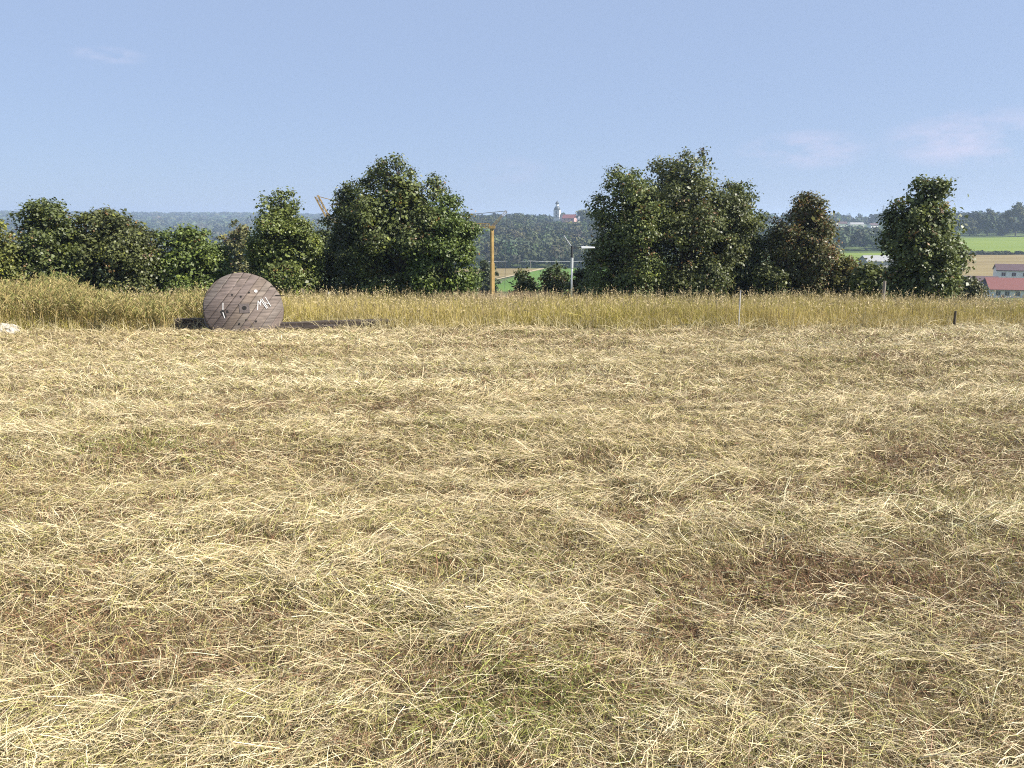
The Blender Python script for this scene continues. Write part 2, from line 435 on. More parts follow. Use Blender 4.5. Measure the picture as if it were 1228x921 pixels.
def hay_band(y0, y1, dens, wid, seg, mean_len):
    xm = .70*y1+1.6
    area = (y1-y0)*2*xm; n = int(area*dens)
    x = rng.uniform(-xm, xm, n); y = rng.uniform(y0, y1, n)
    keep = np.abs(x) < .70*y+1.6
    x, y = x[keep], y[keep]
    pile = pile_amt(x, y)
    keep = rng.random(len(x)) < .40+.60*pile
    x, y, pile = x[keep], y[keep], pile[keep]; n = len(x)
    stub = rng.random(n) < .58-.20*pile
    # bundles: parallel stalks lying together in pale streaks on top of the stubble
    nb = int(area*dens*(.0040 if y1 < 6 else .0048))
    bx = rng.uniform(-xm, xm, nb); by = rng.uniform(y0, y1, nb)
    pb_ = pile_amt(bx, by); kb = (np.abs(bx) < .70*by+1.6) & (rng.random(nb) < .12+.88*pb_**1.5)
    bx, by, pb_ = bx[kb], by[kb], pb_[kb]; nb = len(bx)
    bth = rng.normal(0, .42, nb)+(vnoise(bx*.6, by*1.3, .9, 23)-.5)*1.6
    cnt = rng.integers(8, 34, nb); bi = np.repeat(np.arange(nb), cnt); m_ = len(bi)
    al = rng.normal(0, .13, m_); ac = rng.normal(0, 1, m_)*rng.uniform(.012, .045, nb)[bi]
    x = np.concatenate([x, bx[bi]+al*np.cos(bth[bi])-ac*np.sin(bth[bi])])
    y = np.concatenate([y, by[bi]+al*np.sin(bth[bi])+ac*np.cos(bth[bi])])
    pile = np.concatenate([pile, pb_[bi]]); stub = np.concatenate([stub, np.zeros(m_, bool)])
    isb = np.arange(len(x)) >= n; n0 = n; n = len(x)
    flow = (vnoise(x*.6, y*1.3, .9, 23)-.5)*3.0 + (vnoise(x, y, .28, 29)-.5)*2.6
    th = flow + rng.normal(0, .62, n)
    wild = rng.random(n) < .30; th[wild] = rng.uniform(0, 6.28, wild.sum())
    th[n0:] = bth[bi]+rng.normal(0, .17, m_)
    L = rng.gamma(3.6, mean_len/3.6, n)+.03
    L[n0:] *= 1.35
    L[stub] = rng.uniform(.025, .085, stub.sum())*np.where(rng.random(stub.sum()) < .12, 1.8, 1)
    long_ = rng.random(n) < .012; L[long_ & ~stub] *= 2.0
    base = ground(x, y) + pile**1.2*.085*rng.random(n)**.55 + .003
    base[n0:] = ground(x[n0:], y[n0:]) + pile[n0:]*.06 + rng.uniform(.012, .045, nb)[bi] + np.abs(rng.normal(0, .012, m_))
    t = np.linspace(-.5, .5, seg+1)[None]
    bend = rng.normal(0, .5, n)[:, None]; bend[n0:] *= .7
    ang = th[:, None] + bend*t*1.8 + rng.normal(0, .16, (n, seg+1))
    dx = np.cos(ang); dy = np.sin(ang)
    ds = (L/(seg+1))[:, None]
    cx = np.cumsum(dx*ds, 1); cy = np.cumsum(dy*ds, 1)
    cx -= cx.mean(1, keepdims=True); cy -= cy.mean(1, keepdims=True)
    tilt = rng.normal(0, .24, n)[:, None]; arch = (rng.random(n)**2*.25)[:, None]
    z = base[:, None] + L[:, None]*(np.abs(tilt)*(.5)+tilt*t + arch*(.25-t*t)*2)
    P = np.stack([x[:, None]+cx, y[:, None]+cy, z], -1)
    # stubble and regrowth stand up
    s = np.where(stub)[0]
    lean = rng.uniform(.1, .95, len(s)); la = rng.uniform(0, 6.28, len(s))
    tt = np.linspace(0, 1, seg+1)[None]
    P[s, :, 0] = x[s, None] + (L[s]*lean*np.cos(la))[:, None]*tt**1.6
    P[s, :, 1] = y[s, None] + (L[s]*lean*np.sin(la))[:, None]*tt**1.6
    P[s, :, 2] = (ground(x[s], y[s])-.004)[:, None] + (L[s]*np.sqrt(1-.6*lean**2))[:, None]*tt
    P[..., 2] = np.maximum(P[..., 2], ground(P[..., 0], P[..., 1])+.003)
    T = np.gradient(P, axis=1); T /= np.linalg.norm(T, axis=-1, keepdims=True)+1e-9
    rv = rng.normal(0, 1, (n, 1, 3)); rv[..., 2] = np.abs(rv[..., 2])+.7
    W = np.cross(T, rv); W /= np.linalg.norm(W, axis=-1, keepdims=True)+1e-9
    w = wid*rng.uniform(.5, 1.4, n)
    taper = np.where(stub[:, None], np.linspace(1, .15, seg+1)[None], np.linspace(1, .5, seg+1)[None])
    W *= (w[:, None]*taper)[..., None]*.5
    V, F = ribbons(P, W)
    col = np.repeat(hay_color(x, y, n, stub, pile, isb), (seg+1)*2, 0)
    return V, F, col

def join(parts):
    Vs, Fs, Cs, b = [], [], [], 0
    for V, F, c in parts:
        Vs.append(V); Fs.append(F+b); Cs.append(c); b += len(V)
    return np.concatenate(Vs), np.concatenate(Fs), np.concatenate(Cs)

def leaf_quads(pos, nrm, size):
    n = len(pos)
    nrm = nrm/(np.linalg.norm(nrm, axis=1, keepdims=True)+1e-9)
    r = rng.normal(0, 1, (n, 3)); a = np.cross(nrm, r); a /= np.linalg.norm(a, axis=1, keepdims=True)+1e-9
    b = np.cross(nrm, a); s = size[:, None]
    v0 = pos-a*s*.55; v2 = pos+a*s*.55
    v1 = pos+b*s*.40+nrm*s*.10; v3 = pos-b*s*.40+nrm*s*.10
    V = np.stack([v0, v1, v2, v3], 1).reshape(-1, 3)
    F = np.arange(4*n).reshape(-1, 4)
    return V, F

def low_leaves(n):
    """small flat leaves of clover and withered weeds in the thin places"""
    y = rng.uniform(1.6, 8.5, n); x = rng.uniform(-1, 1, n)*(.70*y+1.2)
    b = brown_amt(x, y); g = green_amt(x, y)
    k = rng.random(n) < np.clip(1.0*np.maximum(b, g), .02, .85)
    x, y, b, g = x[k], y[k], b[k], g[k]; n = len(x)
    pos = np.stack([x, y, ground(x, y)+rng.uniform(.005, .07, n)], -1)
    V, F = leaf_quads(pos, rng.normal(0, .6, (n, 3))+np.array([0, 0, .8]), rng.uniform(.005, .013, n)*(1+y/9))
    c = np.where((rng.random(n) < g/(g+b+.02))[:, None], np.array([.17, .18, .045]), np.array([.135, .088, .042]))
    return V, F, np.repeat(c*(.5+.9*rng.random((n, 1))), 4, 0)
V, F, col = join([hay_band(1.5, 3.2, 21000, .0020, 4, .078), hay_band(3.2, 5.5, 14500, .0026, 3, .078),
                  hay_band(5.5, 9, 8600, .0034, 3, .08), hay_band(9, 13.5, 5200, .0049, 2, .085), hay_band(13.5, 19.6, 3700, .0066, 2, .09), low_leaves(170000)])
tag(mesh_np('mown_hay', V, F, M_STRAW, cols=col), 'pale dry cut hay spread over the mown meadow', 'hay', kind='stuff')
print('hay quads', len(F))

# ------------------------------------------------------------------ tall grass strip
def blades(x, y, H, wid, lean, seg, colfun, droop=.25):
    n = len(x); t = np.linspace(0, 1, seg+1)[None]
    la = rng.uniform(0, 6.28, n); ln = np.abs(rng.normal(0, lean, n))
    z0 = ground(x, y)-.02
    hx = (H*ln*np.cos(la))[:, None]*t**1.7; hy = (H*ln*np.sin(la))[:, None]*t**1.7
    z = z0[:, None]+H[:, None]*(t - droop*ln[:, None]*t**2.5)
    P = np.stack([x[:, None]+hx, y[:, None]+hy, z], -1)
    T = np.gradient(P, axis=1)
    rv = rng.normal(0, 1, (n, 1, 3)); rv[..., 2] *= .2
    W = np.cross(T, rv); W /= np.linalg.norm(W, axis=-1, keepdims=True)+1e-9
    W *= (wid*rng.uniform(.6, 1.4, n))[:, None, None]*np.linspace(1, .2, seg+1)[None, :, None]*.5
    V, F = ribbons(P, W)
    return V, F, np.repeat(colfun(x, y, n), (seg+1)*2, 0), P

def edge_y(x):      # where the mower stopped
    return 17.9 + .9*(fbm(x, x*0, 2.2, 91, 3)-.5) + .5*(fbm(x, x*0+3, .5, 93, 2)-.5) - .95*np.clip((-x-7.3)/1.2, 0, 1) + .3*np.clip((x-6)/4, 0, 1)

def grass_col(x, y, n):
    a = np.array([.46, .385, .095]); b = np.array([.31, .285, .06]); c = np.array([.58, .47, .20]); d = np.array([.17, .11, .07])
    r = rng.random(n); pn = fbm(x, y, 3.0, 131, 3)
    col = a + (b-a)*np.clip((pn-.35)*2.5, 0, 1)[:, None]
    k = r < .28+.25*(pn < .45); col[k] = c
    k = r > .93; col[k] = d
    return col*(.6+.65*rng.random((n, 1)))*(.72+.56*fbm(x, y, .8, 171, 3))[:, None]

def tall_grass():
    n = 95000
    x = rng.uniform(-17, 17.5, n); dep = rng.random(n)**1.5*7.0
    y = edge_y(x)+dep
    pn = fbm(x, y, 2.0, 57, 3)
    H = .35+.32*pn+rng.normal(0, .08, n) + .06*np.clip((-x-4)/5, 0, 1) - .10*np.clip((x-8.5)/3, 0, 1)
    H *= np.clip(.45+dep*1.2, .45, 1)
    V1 = blades(x, y, np.maximum(H, .12), .012, .42, 3, grass_col)
    # seed heads: slim panicles near the top of taller stems
    m = 9000
    x = rng.uniform(-17, 17.5, m); y = edge_y(x)+rng.random(m)*6.5
    H = .42+.34*fbm(x, y, 2.0, 57, 3)+rng.normal(0, .11, m) + .10*np.clip((-x-4)/5, 0, 1) - .10*np.clip((x-8.5)/3, 0, 1)
    V2 = blades(x, y, H, .009, .20, 3, lambda x, y, n: np.array([.45, .36, .17])*(.7+.6*rng.random((n, 1))))
    P = V2[3]; tip = P[:, -1]; prev = P[:, -2]
    k = 4
    s = np.linspace(.35, 1.05, k)[None, :, None]
    Q = prev[:, None]+(tip-prev)[:, None]*s
    Q = Q.reshape(-1, 3); nn = len(Q)
    d = rng.normal(0, 1, (nn, 3))*[.03, .03, .02]+[0, 0, .03]
    PP = np.stack([Q, Q+d*.5, Q+d], 1)
    Wd = rng.normal(0, 1, (nn, 1, 3)); Wd /= np.linalg.norm(Wd, axis=-1, keepdims=True)
    Wd = Wd*np.array([.004, .010, .003])[None, :, None]
    V3, F3 = ribbons(PP, Wd)
    c3 = np.repeat(np.array([.46, .37, .20])*(.65+.6*rng.random((nn, 1))), 6, 0)
    # stray stems leaning out over the mown edge, bleached
    q = 5200
    x = rng.uniform(-15, 15.5, q); y = edge_y(x)+rng.normal(-.05, .35, q)
    V4 = blades(x, y, rng.uniform(.15, .5, q), .010, .75, 3, lambda x, y, n: np.array([.56, .48, .27])*(.7+.5*rng.random((n, 1))))
    V, F, c = join([V1[:3], V2[:3], (V3, F3, c3), V4[:3]])
    tag(mesh_np('tall_grass', V, F, M_GRASS, cols=c), 'strip of tall yellowing grass left standing behind the mown meadow', 'grass', kind='stuff')
tall_grass()

def rear_grass():
    """taller pinkish seeding grass just beyond the brow, in the gap between the tree clumps"""
    n = 2600
    px = rng.normal(595, 45, n); y = rng.uniform(25, 31, n); x = (px-614)/FPX*y
    a = blades(x, y, rng.uniform(.30, .72, n), .016, .25, 3, lambda x, y, n: np.array([.46, .34, .20])*(.6+.7*rng.random((n, 1))))
    tag(mesh_np('rear_grass', a[0], a[1], M_GRASS, cols=a[2]), 'taller pinkish seeding grass in the gap between the tree clumps', 'grass', kind='stuff')
rear_grass()

def tall_weeds():
    """rank feathery weeds at the left end of the strip, each stem with side plumes"""
    parts = []
    n = 2100
    px = rng.uniform(-60, 245, n)
    y = rng.uniform(17.0, 22.0, n)+1.2*np.clip((px-190)/30, 0, 1); x = (px-614)/FPX*y*.99
    H = rng.uniform(.55, 1.05, n)*(.50+.50*fbm(x, y, 1.6, 88, 2)) + .22*np.clip((190-px)/190, 0, 1) + .28*np.exp(-((px-70)/60)**2)
    H = H + np.where(rng.random(n) < .16, .26, 0)*rng.random(n)
    a = blades(x, y, H, .013, .16, 4, lambda x, y, n: np.array([.42, .31, .13])*(.7+.6*rng.random((n, 1))))
    parts.append(a[:3]); P = a[3]
    for k in range(22):
        f = rng.uniform(.45, 1.0, n); seg = f*4; i = np.minimum(seg.astype(int), 3); u = (seg-i)[:, None]
        base = P[np.arange(n), i]*(1-u)+P[np.arange(n), i+1]*u
        la = rng.uniform(0, 6.28, n); L = rng.uniform(.05, .20, n)*(1.25-f)*1.9
        d = np.stack([np.cos(la)*L*.7, np.sin(la)*L*.7, L*.9], -1)
        Q = np.stack([base, base+d*.5+[0, 0, .01], base+d*[1, 1, .8]], 1)
        Wd = np.cross(np.gradient(Q, axis=1), rng.normal(0, 1, (n, 1, 3))); Wd /= np.linalg.norm(Wd, axis=-1, keepdims=True)+1e-9
        V, F = ribbons(Q, Wd*np.array([.004, .0065, .002])[None, :, None])
        c = np.array([.40, .32, .13])*(.6+.7*rng.random((n, 1))); g = rng.random(n) < .35; c[g] = np.array([.23, .24, .07])*(.7+.6*rng.random((g.sum(), 1)))
        parts.append((V, F, np.repeat(c, 6, 0)))
    V, F, c = join(parts)
    tag(mesh_np('tall_weeds', V, F, M_GRASS, cols=c), 'rank feathery straw coloured weeds standing taller than the grass at the left', 'weeds', kind='stuff')
tall_weeds()

# ------------------------------------------------------------------ trees
def crown_leaves(lobes, center, nleaf, size, base, warm, spread=.17, per=18):
    """lobes (k,4): x y z r. Leaves sit in clusters near each lobe's outside, some inside"""
    lobes = np.asarray(lobes); w = lobes[:, 3]**2; w = w/w.sum()
    nc = max(8, int(nleaf/per))
    li = rng.choice(len(lobes), nc, p=w)
    u = rng.normal(0, 1, (nc, 3)); u /= np.linalg.norm(u, axis=1, keepdims=True)
    out = lobes[li, :3]-center; out /= np.linalg.norm(out, axis=1, keepdims=True)+1e-6
    u = u+.55*out+np.array([0, 0, .25]); u /= np.linalg.norm(u, axis=1, keepdims=True)
    rr = np.where(rng.random(nc) < .74, rng.uniform(.78, 1.12, nc), rng.uniform(.1, .8, nc))
    cpos = lobes[li, :3]+u*(lobes[li, 3]*rr)[:, None]
    ccol = .75+.5*rng.random(nc); cwarm = rng.random(nc) < warm; cyel = rng.random(nc) < .12
    k = rng.poisson(per, nc)+2
    ci = np.repeat(np.arange(nc), k); n = len(ci)
    pos = cpos[ci]+rng.normal(0, spread, (n, 3))*np.array([1, 1, .7])
    nrm = u[ci]*.7+rng.normal(0, .55, (n, 3))+np.array([0, 0, .45])
    V, F = leaf_quads(pos, nrm, size*rng.uniform(.6, 1.35, n))
    c = np.array(base)[None]*ccol[ci][:, None]*(.7+.6*rng.random((n, 1)))
    k_ = cwarm[ci] & (rng.random(n) < .6); c[k_] = np.array([.085, .058, .03])*(.7+.6*rng.random((k_.sum(), 1)))
    k_ = cyel[ci]; c[k_] *= np.array([1.5, 1.42, .9])
    c *= np.array([2.1, 1.78, 1.4])
    return V, F, np.repeat(c, 4, 0)

def make_tree(name, label, px0, px1, ytop, Y, base=(.050, .075, .024), warm=.02, nleaf=15000, leaf=.15, shape='dome', group=None,
              cat='tree', nl=34, seed=0, top=.55, parts=('trunk', 'crown'), low=0.02):
    lrng = np.random.default_rng(seed+100)
    pm = (px0+px1)/2
    x = at(pm, 300, Y).x
    z0 = gz(x, Y); zt = at(pm, ytop, Y).z; H = zt-z0
    R = (px1-px0)/2/FPX*Y
    t = thing(name, label, cat, (x, Y, z0), 0, group)
    lobes = []
    for i in range(nl):
        h = (i+.5)/nl if i < nl*.7 else lrng.random()
        if shape == 'dome':
            r = max(0, 1-((h-.36)/.66)**2.6)**.5 if h > .36 else .84+.16*h/.36
        elif shape == 'egg':
            r = max(0, 1-((h-.40)/.64)**2.1)**.62 if h > .40 else .70+.30*(h/.40)**.7
        elif shape == 'cone':
            r = (1-h)*.95+.06
        else:   # shrub
            r = math.sqrt(max(.05, 1-(h*.95)**2))
        rl = R*lrng.uniform(.22, .38)*(1-.30*h)
        if shape == 'cone': rl = R*lrng.uniform(.16, .26)*(1-.5*h)
        ro = max(0, R*r-rl*.8)*lrng.uniform(.62, 1.0)**.7
        a = lrng.uniform(0, 6.283)
        zc = H*(low+(1-low)*h)
        zc = min(max(zc, rl*.6), H-rl*.75)
        lobes.append((ro*math.cos(a), ro*math.sin(a), zc, rl))
    # sprigs standing out of the outline give the uneven top
    for k in range(16):
        hh = lrng.uniform(.50, 1.0); a = lrng.uniform(0, 6.283)
        q = R*max(0, 1-((hh-.36)/.66)**2.2)**.6*lrng.uniform(.75, 1.06)
        lobes.append((q*math.cos(a), q*math.sin(a), H*hh-.05, R*lrng.uniform(.06, .13)))
    lobes.append((0, 0, H-R*.10, R*.12))
    # dense core of the crown
    core = [(0, 0, H*f, R*g*top) for f, g in ((.2, 1.05), (.42, 1.15), (.62, .95), (.78, .65))]
    tr = MB()
    if H > 2.2:
        tr.tube([(0, 0, -.2), (.03, .02, H*.25), (-.04, .03, H*.55), (0, 0, H*.88)], [R*.055+.03, R*.045+.02, R*.028+.01, .012], 9)
    else:
        for k in range(4):
            a = k*1.6; tr.tube([(0.05*math.cos(a), .05*math.sin(a), -.1), (R*.25*math.cos(a), R*.25*math.sin(a), H*.4), (R*.4*math.cos(a), R*.4*math.sin(a), H*.7)], [.03, .02, .008], 5)
    for lx, ly, lz, rl in lobes:
        zs = max(H*.08, lz-math.hypot(lx, ly)*.9-.3)
        tr.tube([(0, 0, zs), (lx*.45, ly*.45, zs+(lz-zs)*.6), (lx, ly, lz)], [R*.018+.008, R*.012+.006, .006], 5)
    tr.build(parts[0], M_BARK, t)
    cen = np.array([0, 0, H*.4])
    A = crown_leaves(np.array(lobes), cen, nleaf, leaf, base, warm)
    B = crown_leaves(np.array(core), cen, nleaf*.22, leaf*1.5, base, warm, .3, 12)
    V, F, c = join([A, B])
    V[:, 2] = np.maximum(V[:, 2], .02)
    mesh_np(parts[1], V, F, M_LEAF, t, cols=c)
    return t

D = (.046, .066, .024)
TREES = [
 # px0 px1 ytop Y base warm n shape label
 (-60, 24, 262, 36, (.075, .095, .030), .02, 11000, 'dome', 'yellowish green tree cut by the left edge of the photo'),
 (10, 108, 242, 38, D, .03, 17000, 'dome', 'wide dark tree with a ragged top, second from the left edge behind the weeds'),
 (84, 192, 255, 39, (.047, .062, .025), .05, 17000, 'dome', 'broad dark tree with a flat sloping top just left of the low green one'),
 (178, 272, 277, 40, (.055, .085, .024), .02, 14000, 'dome', 'low bright green bushy tree directly behind the wooden reel'),
 (296, 382, 232, 40, (.062, .088, .028), .02, 19000, 'egg', 'sunlit green oval tree right of the reel with yellow crane tip at its right'),
 (364, 424, 266, 46, (.040, .056, .022), .03, 9000, 'dome', 'low dark tree filling the gap under the raised yellow crane tip'),
 (390, 478, 217, 43, (.043, .060, .022), .03, 16000, 'dome', 'dark tree beside the raised yellow crane tip, left part of the tall clump'),
 (416, 546, 195, 42, (.048, .068, .024), .05, 24000, 'dome', 'tallest tree of the left clump with a round tuft on top'),
 (488, 574, 236, 41, (.050, .080, .024), .01, 17000, 'dome', 'rounded green tree at the right end of the left clump beside the crane mast'),
 (698, 816, 205, 41, (.055, .078, .027), .04, 18000, 'dome', 'lit leafy tree just right of the street lamp'),
 (746, 896, 183, 42, (.046, .062, .024), .07, 26000, 'dome', 'tallest tree in the photo with a pointed brownish top'),
 (828, 928, 222, 43, (.044, .064, .024), .05, 18000, 'dome', 'dark tree with two leafy peaks on the right side of the tallest tree'),
 (922, 1010, 237, 41, (.052, .062, .026), .30, 16000, 'dome', 'reddish brown tinged tree standing right of the big clump'),
 (1060, 1152, 219, 33, (.052, .074, .027), .04, 17000, 'egg', 'lone upright tree with spiky top left of the red roofed farm'),
]
for i, (a, b, yt, Y, base, warm, nlf, shp, lab) in enumerate(TREES):
    make_tree('leafy_tree', lab, a, b, yt, Y, base, warm, int(nlf*1.55), .118, shp, 'trees lined up behind the tall grass', seed=i)

def shrub(lab, a, b, yt, Y, base, n=2500, leaf=.13, shape='shrub', seed=0, name='shrub', cat='shrub', warm=.03):
    make_tree(name, lab, a, b, yt, Y, base, warm, n, leaf, shape, 'shrubs behind the tall grass', cat, 12, seed, .5, ('stem', 'foliage'))
shrub('small dark bush in front of the green crop field, right of the crane', 612, 642, 327, 46, (.035, .05, .022), seed=31)
shrub('wide dark bush left of the street lamp pole', 646, 690, 322, 47, (.036, .052, .022), 4000, seed=32)
shrub('small olive bush under the street lamp at the foot of the lit tree', 682, 716, 326, 45, (.045, .06, .024), 3000, seed=33)
shrub('olive brown bush between the reddish tree and the lone tree, left one', 998, 1036, 312, 40, (.065, .075, .028), 4500, seed=34, warm=.12)
shrub('green bush close to the left side of the lone tree', 1026, 1068, 318, 38, (.055, .075, .026), 4500, seed=35)
shrub('low dark hedge bush in front of the red roofed farm', 1142, 1186, 336, 44, (.045, .055, .03), 3200, seed=36)
shrub('low sprawling olive bush at the foot of the lone tree, left of the farm', 1100, 1150, 330, 36, (.05, .065, .026), 3000, seed=37)
shrub('little bush hugging the dark foot of the reddish tree', 905, 945, 318, 40, (.05, .066, .028), 3000, seed=38)
make_tree('young_spruce', 'small dark pointed spruce right behind the foot of the yellow crane mast', 564, 600, 314, 108, (.028, .042, .024), 0, 5500, .26, 'cone', None, 'tree', 34, 51, .45, ('trunk', 'crown'))
make_tree('leafy_tree', 'pale grey green tree seen above and right of the low bright green one', 258, 312, 267, 85, (.080, .092, .045), .15, 9000, .24, 'dome', None, seed=52)

# ------------------------------------------------------------------ far woods
def forest(name, label, x, y, H, R, faces, base, jit=.35, kind='stuff'):
    """crowns at (x,y): shells of leaf clumps, one mesh"""
    n = len(x); z = ground(x, y)
    idx = np.repeat(np.arange(n), faces); m = len(idx)
    u = rng.normal(0, 1, (m, 3)); u[:, 2] = np.abs(u[:, 2])*1.1-.35; u /= np.linalg.norm(u, axis=1, keepdims=True)
    lump = 1+.20*np.sin(u[:, 0]*7+idx*1.7)*np.sin(u[:, 1]*6+idx*2.3)+rng.normal(0, .10, m)
    Hc, Rc = H[idx], R[idx]
    pos = np.stack([x[idx]+u[:, 0]*Rc*lump, y[idx]+u[:, 1]*Rc*lump, z[idx]+Hc*.55+u[:, 2]*Hc*.46*lump], -1)
    nrm = u+rng.normal(0, jit, (m, 3))
    V, F = leaf_quads(pos, nrm, Rc*rng.uniform(.35, .7, m)*(90/faces)**.5)
    tc = np.array(base)[None]*(.6+.8*rng.random((n, 1)))*(1+rng.normal(0, .10, (n, 3)))
    c = tc[idx]*(.65+.7*rng.random((m, 1)))
    return tag(mesh_np(name, V, F, M_FAR, cols=np.repeat(c, 4, 0)), label, 'wood', kind=kind)

def scatter(n, p0, p1, y0, y1):
    px = rng.uniform(p0, p1, n); y = np.sqrt(rng.uniform(y0**2, y1**2, n))
    return (px-614)/FPX*math.cos(PITCH)*y, y

# hillside across the valley, below the church
x, y = scatter(950, 430, 850, 498, 960); n = len(x)
H_ = rng.uniform(8, 15, n); pxx = 614+FPX*x/y/math.cos(PITCH)
clear = (pxx > 640) & (pxx < 700) & (y > 700)          # below the church the crowns stay low enough to see it
H_ = np.where(clear, np.minimum(H_, EYE+y*4/FPX-ground(x, y)-rng.uniform(0, 4, n)), H_)
k = H_ > 2.5; x, y, H_ = x[k], y[k], H_[k]; n = len(x)
forest('hillside_wood', 'mixed wood covering the hillside below the church', x, y, H_, rng.uniform(3, 5.5, n), 110, (.062, .074, .036))
x, y = scatter(700, 400, 900, 960, 1500); pxx = 614+FPX*x/y/math.cos(PITCH); k = (pxx < 650) | (pxx > 702) | (y > 1060); x, y = x[k], y[k]; n = len(x)
forest('ridge_wood', 'dark bluish wood along the ridge behind the church', x, y, rng.uniform(9, 17, n)*np.clip((y-700)/500, .6, 1), rng.uniform(4, 8, n), 70, (.045, .06, .035))
x, y = scatter(170, 500, 740, 491, 540); n = len(x)
forest('field_edge_wood', 'dark lower edge of the wood along the back of the green field', x, y, rng.uniform(3.5, 8, n), rng.uniform(2, 4, n), 110, (.045, .055, .03))
# right side
x, y = scatter(420, 880, 1140, 490, 700); n = len(x)
forest('valley_wood', 'grey green wood between the two pale meadows right of the reddish tree', x, y, rng.uniform(7, 11, n), rng.uniform(3, 5, n), 90, (.06, .078, .04))
x, y = scatter(260, 850, 1250, 1020, 1500); n = len(x)
forest('ridge_wood', 'dark tree belt on the skyline behind the small white houses', x, y, rng.uniform(9, 18, n), rng.uniform(4, 8, n), 70, (.045, .06, .035))
x, y = scatter(420, 1110, 1420, 606, 900); n = len(x)
forest('hilltop_wood', 'dark wood behind the bright pasture above the farm', x, y, rng.uniform(11, 17, n), rng.uniform(4, 6.5, n), 90, (.045, .06, .034))
x, y = scatter(160, 1100, 1420, 418, 423); n = len(x)
forest('field_hedge', 'thin dark hedge line between bright pasture and brown stubble field', x, y, rng.uniform(1.0, 2.0, n), rng.uniform(1.0, 2.0, n), 40, (.05, .055, .03))
# left: wide valley and far ridge
x, y = scatter(900, -150, 420, 600, 1500); n = len(x)
forest('valley_wood', 'hazy wood on the floor of the wide valley at the left', x, y, rng.uniform(9, 17, n), rng.uniform(4, 8, n), 60, (.07, .085, .045))
x, y = scatter(4200, -250, 450, 1600, 3350); n = len(x)
forest('far_ridge_wood', 'blue grey wooded ridge along the horizon at the left', x, y, rng.uniform(12, 20, n), rng.uniform(8, 15, n), 40, (.06, .075, .04))

# trees one can tell apart in the distance
def far_tree(lab, px, yt, Y, Rm, base, seed, group=None, n=1600):
    x = at(px, 280, Y).x; z0 = gz(x, Y); H = at(px, yt, Y).z-z0
    t = thing('distant_tree', lab, 'tree', (x, Y, z0), 0, group)
    tr = MB(); tr.tube([(0, 0, -.5), (0, 0, H*.5), (0, 0, H*.85)], [Rm*.07, Rm*.05, .05], 7); tr.build('trunk', M_BARK, t)
    lr = np.random.default_rng(seed)
    lob = [(lr.normal(0, Rm*.4), lr.normal(0, Rm*.4), H*lr.uniform(.14, .85), Rm*lr.uniform(.3, .5)) for _ in range(14)]+[(0, 0, H-Rm*.35, Rm*.35)]
    V, F, c = crown_leaves(np.array(lob), np.array([0, 0, H*.5]), n, Rm*.16, base, .02, Rm*.1, 8)
    V[:, 2] = np.clip(V[:, 2], .3, None)
    mesh_np('crown', V, F, M_FAR, t, cols=c)
far_tree('bright yellow green tree standing out below the church', 681, 268, 800, 9, (.13, .15, .05), 1)
far_tree('grey green rounded tree in the hillside wood above the lamp', 668, 283, 720, 6, (.085, .095, .055), 2)
far_tree('dark tree at the right end of the church hill, by the lit tree', 703, 251, 930, 11, (.05, .065, .035), 3)
for k, (px, yt, R_, lab) in enumerate([
    (1163, 262, 6, 'rounded dark tree at the left end of the wood above the bright pasture'),
    (1184, 251, 6.5, 'second dark tree from the left of the wood above the bright pasture'),
    (1203, 255, 6, 'lower tree in the middle of the wood above the bright pasture'),
    (1218, 244, 8, 'tallest dark tree at the right edge above the bright pasture')]):
    far_tree(lab, px, yt, 625, R_, (.045, .058, .034), 10+k, 'trees at the top of the bright pasture', 2200)

# ------------------------------------------------------------------ materials for built things
M_WHITE = plain('white_render', (.74, .72, .68), .8, .06, 1.5)
M_PINK = plain('rose_render', (.62, .36, .33), .8, .06, 1.5)
M_TILE = plain('red_tiles', (.165, .055, .045), .75, .22, 3.0, stretch=(1, 1, 4))
M_TILED = plain('dark_tiles', (.085, .05, .052), .7, .22, 3.0, stretch=(1, 1, 4))
M_SLATE = plain('slate', (.07, .075, .085), .55, .15, 2.0)
M_GREYROOF = plain('pale_sheet_roof', (.27, .27, .26), .5, .1, 2.0)
M_COPPER = plain('dark_dome', (.055, .07, .075), .5, .1, 2.0)
M_PANE = plain('window_pane', (.025, .03, .035), .12, 0, spec=.8)
M_FRAME = plain('window_frame', (.6, .6, .58), .6)
M_YEL = plain('crane_yellow', (.31, .20, .065), .6, .25, 2.0)
M_CABLE = plain('steel_cable', (.12, .12, .12), .5)
M_POLE = plain('weathered_pole', (.20, .17, .14), .85, .2, 5)
M_CONC = plain('concrete', (.40, .39, .37), .9, .12, 4.0)
M_GALV = plain('galvanised_steel', (.45, .46, .47), .45, .08, 6.0, metal=.6)
M_LAMPW = plain('pale_lamp_paint', (.45, .46, .46), .4)
M_DARK = plain('dark_steel', (.04, .04, .045), .5)

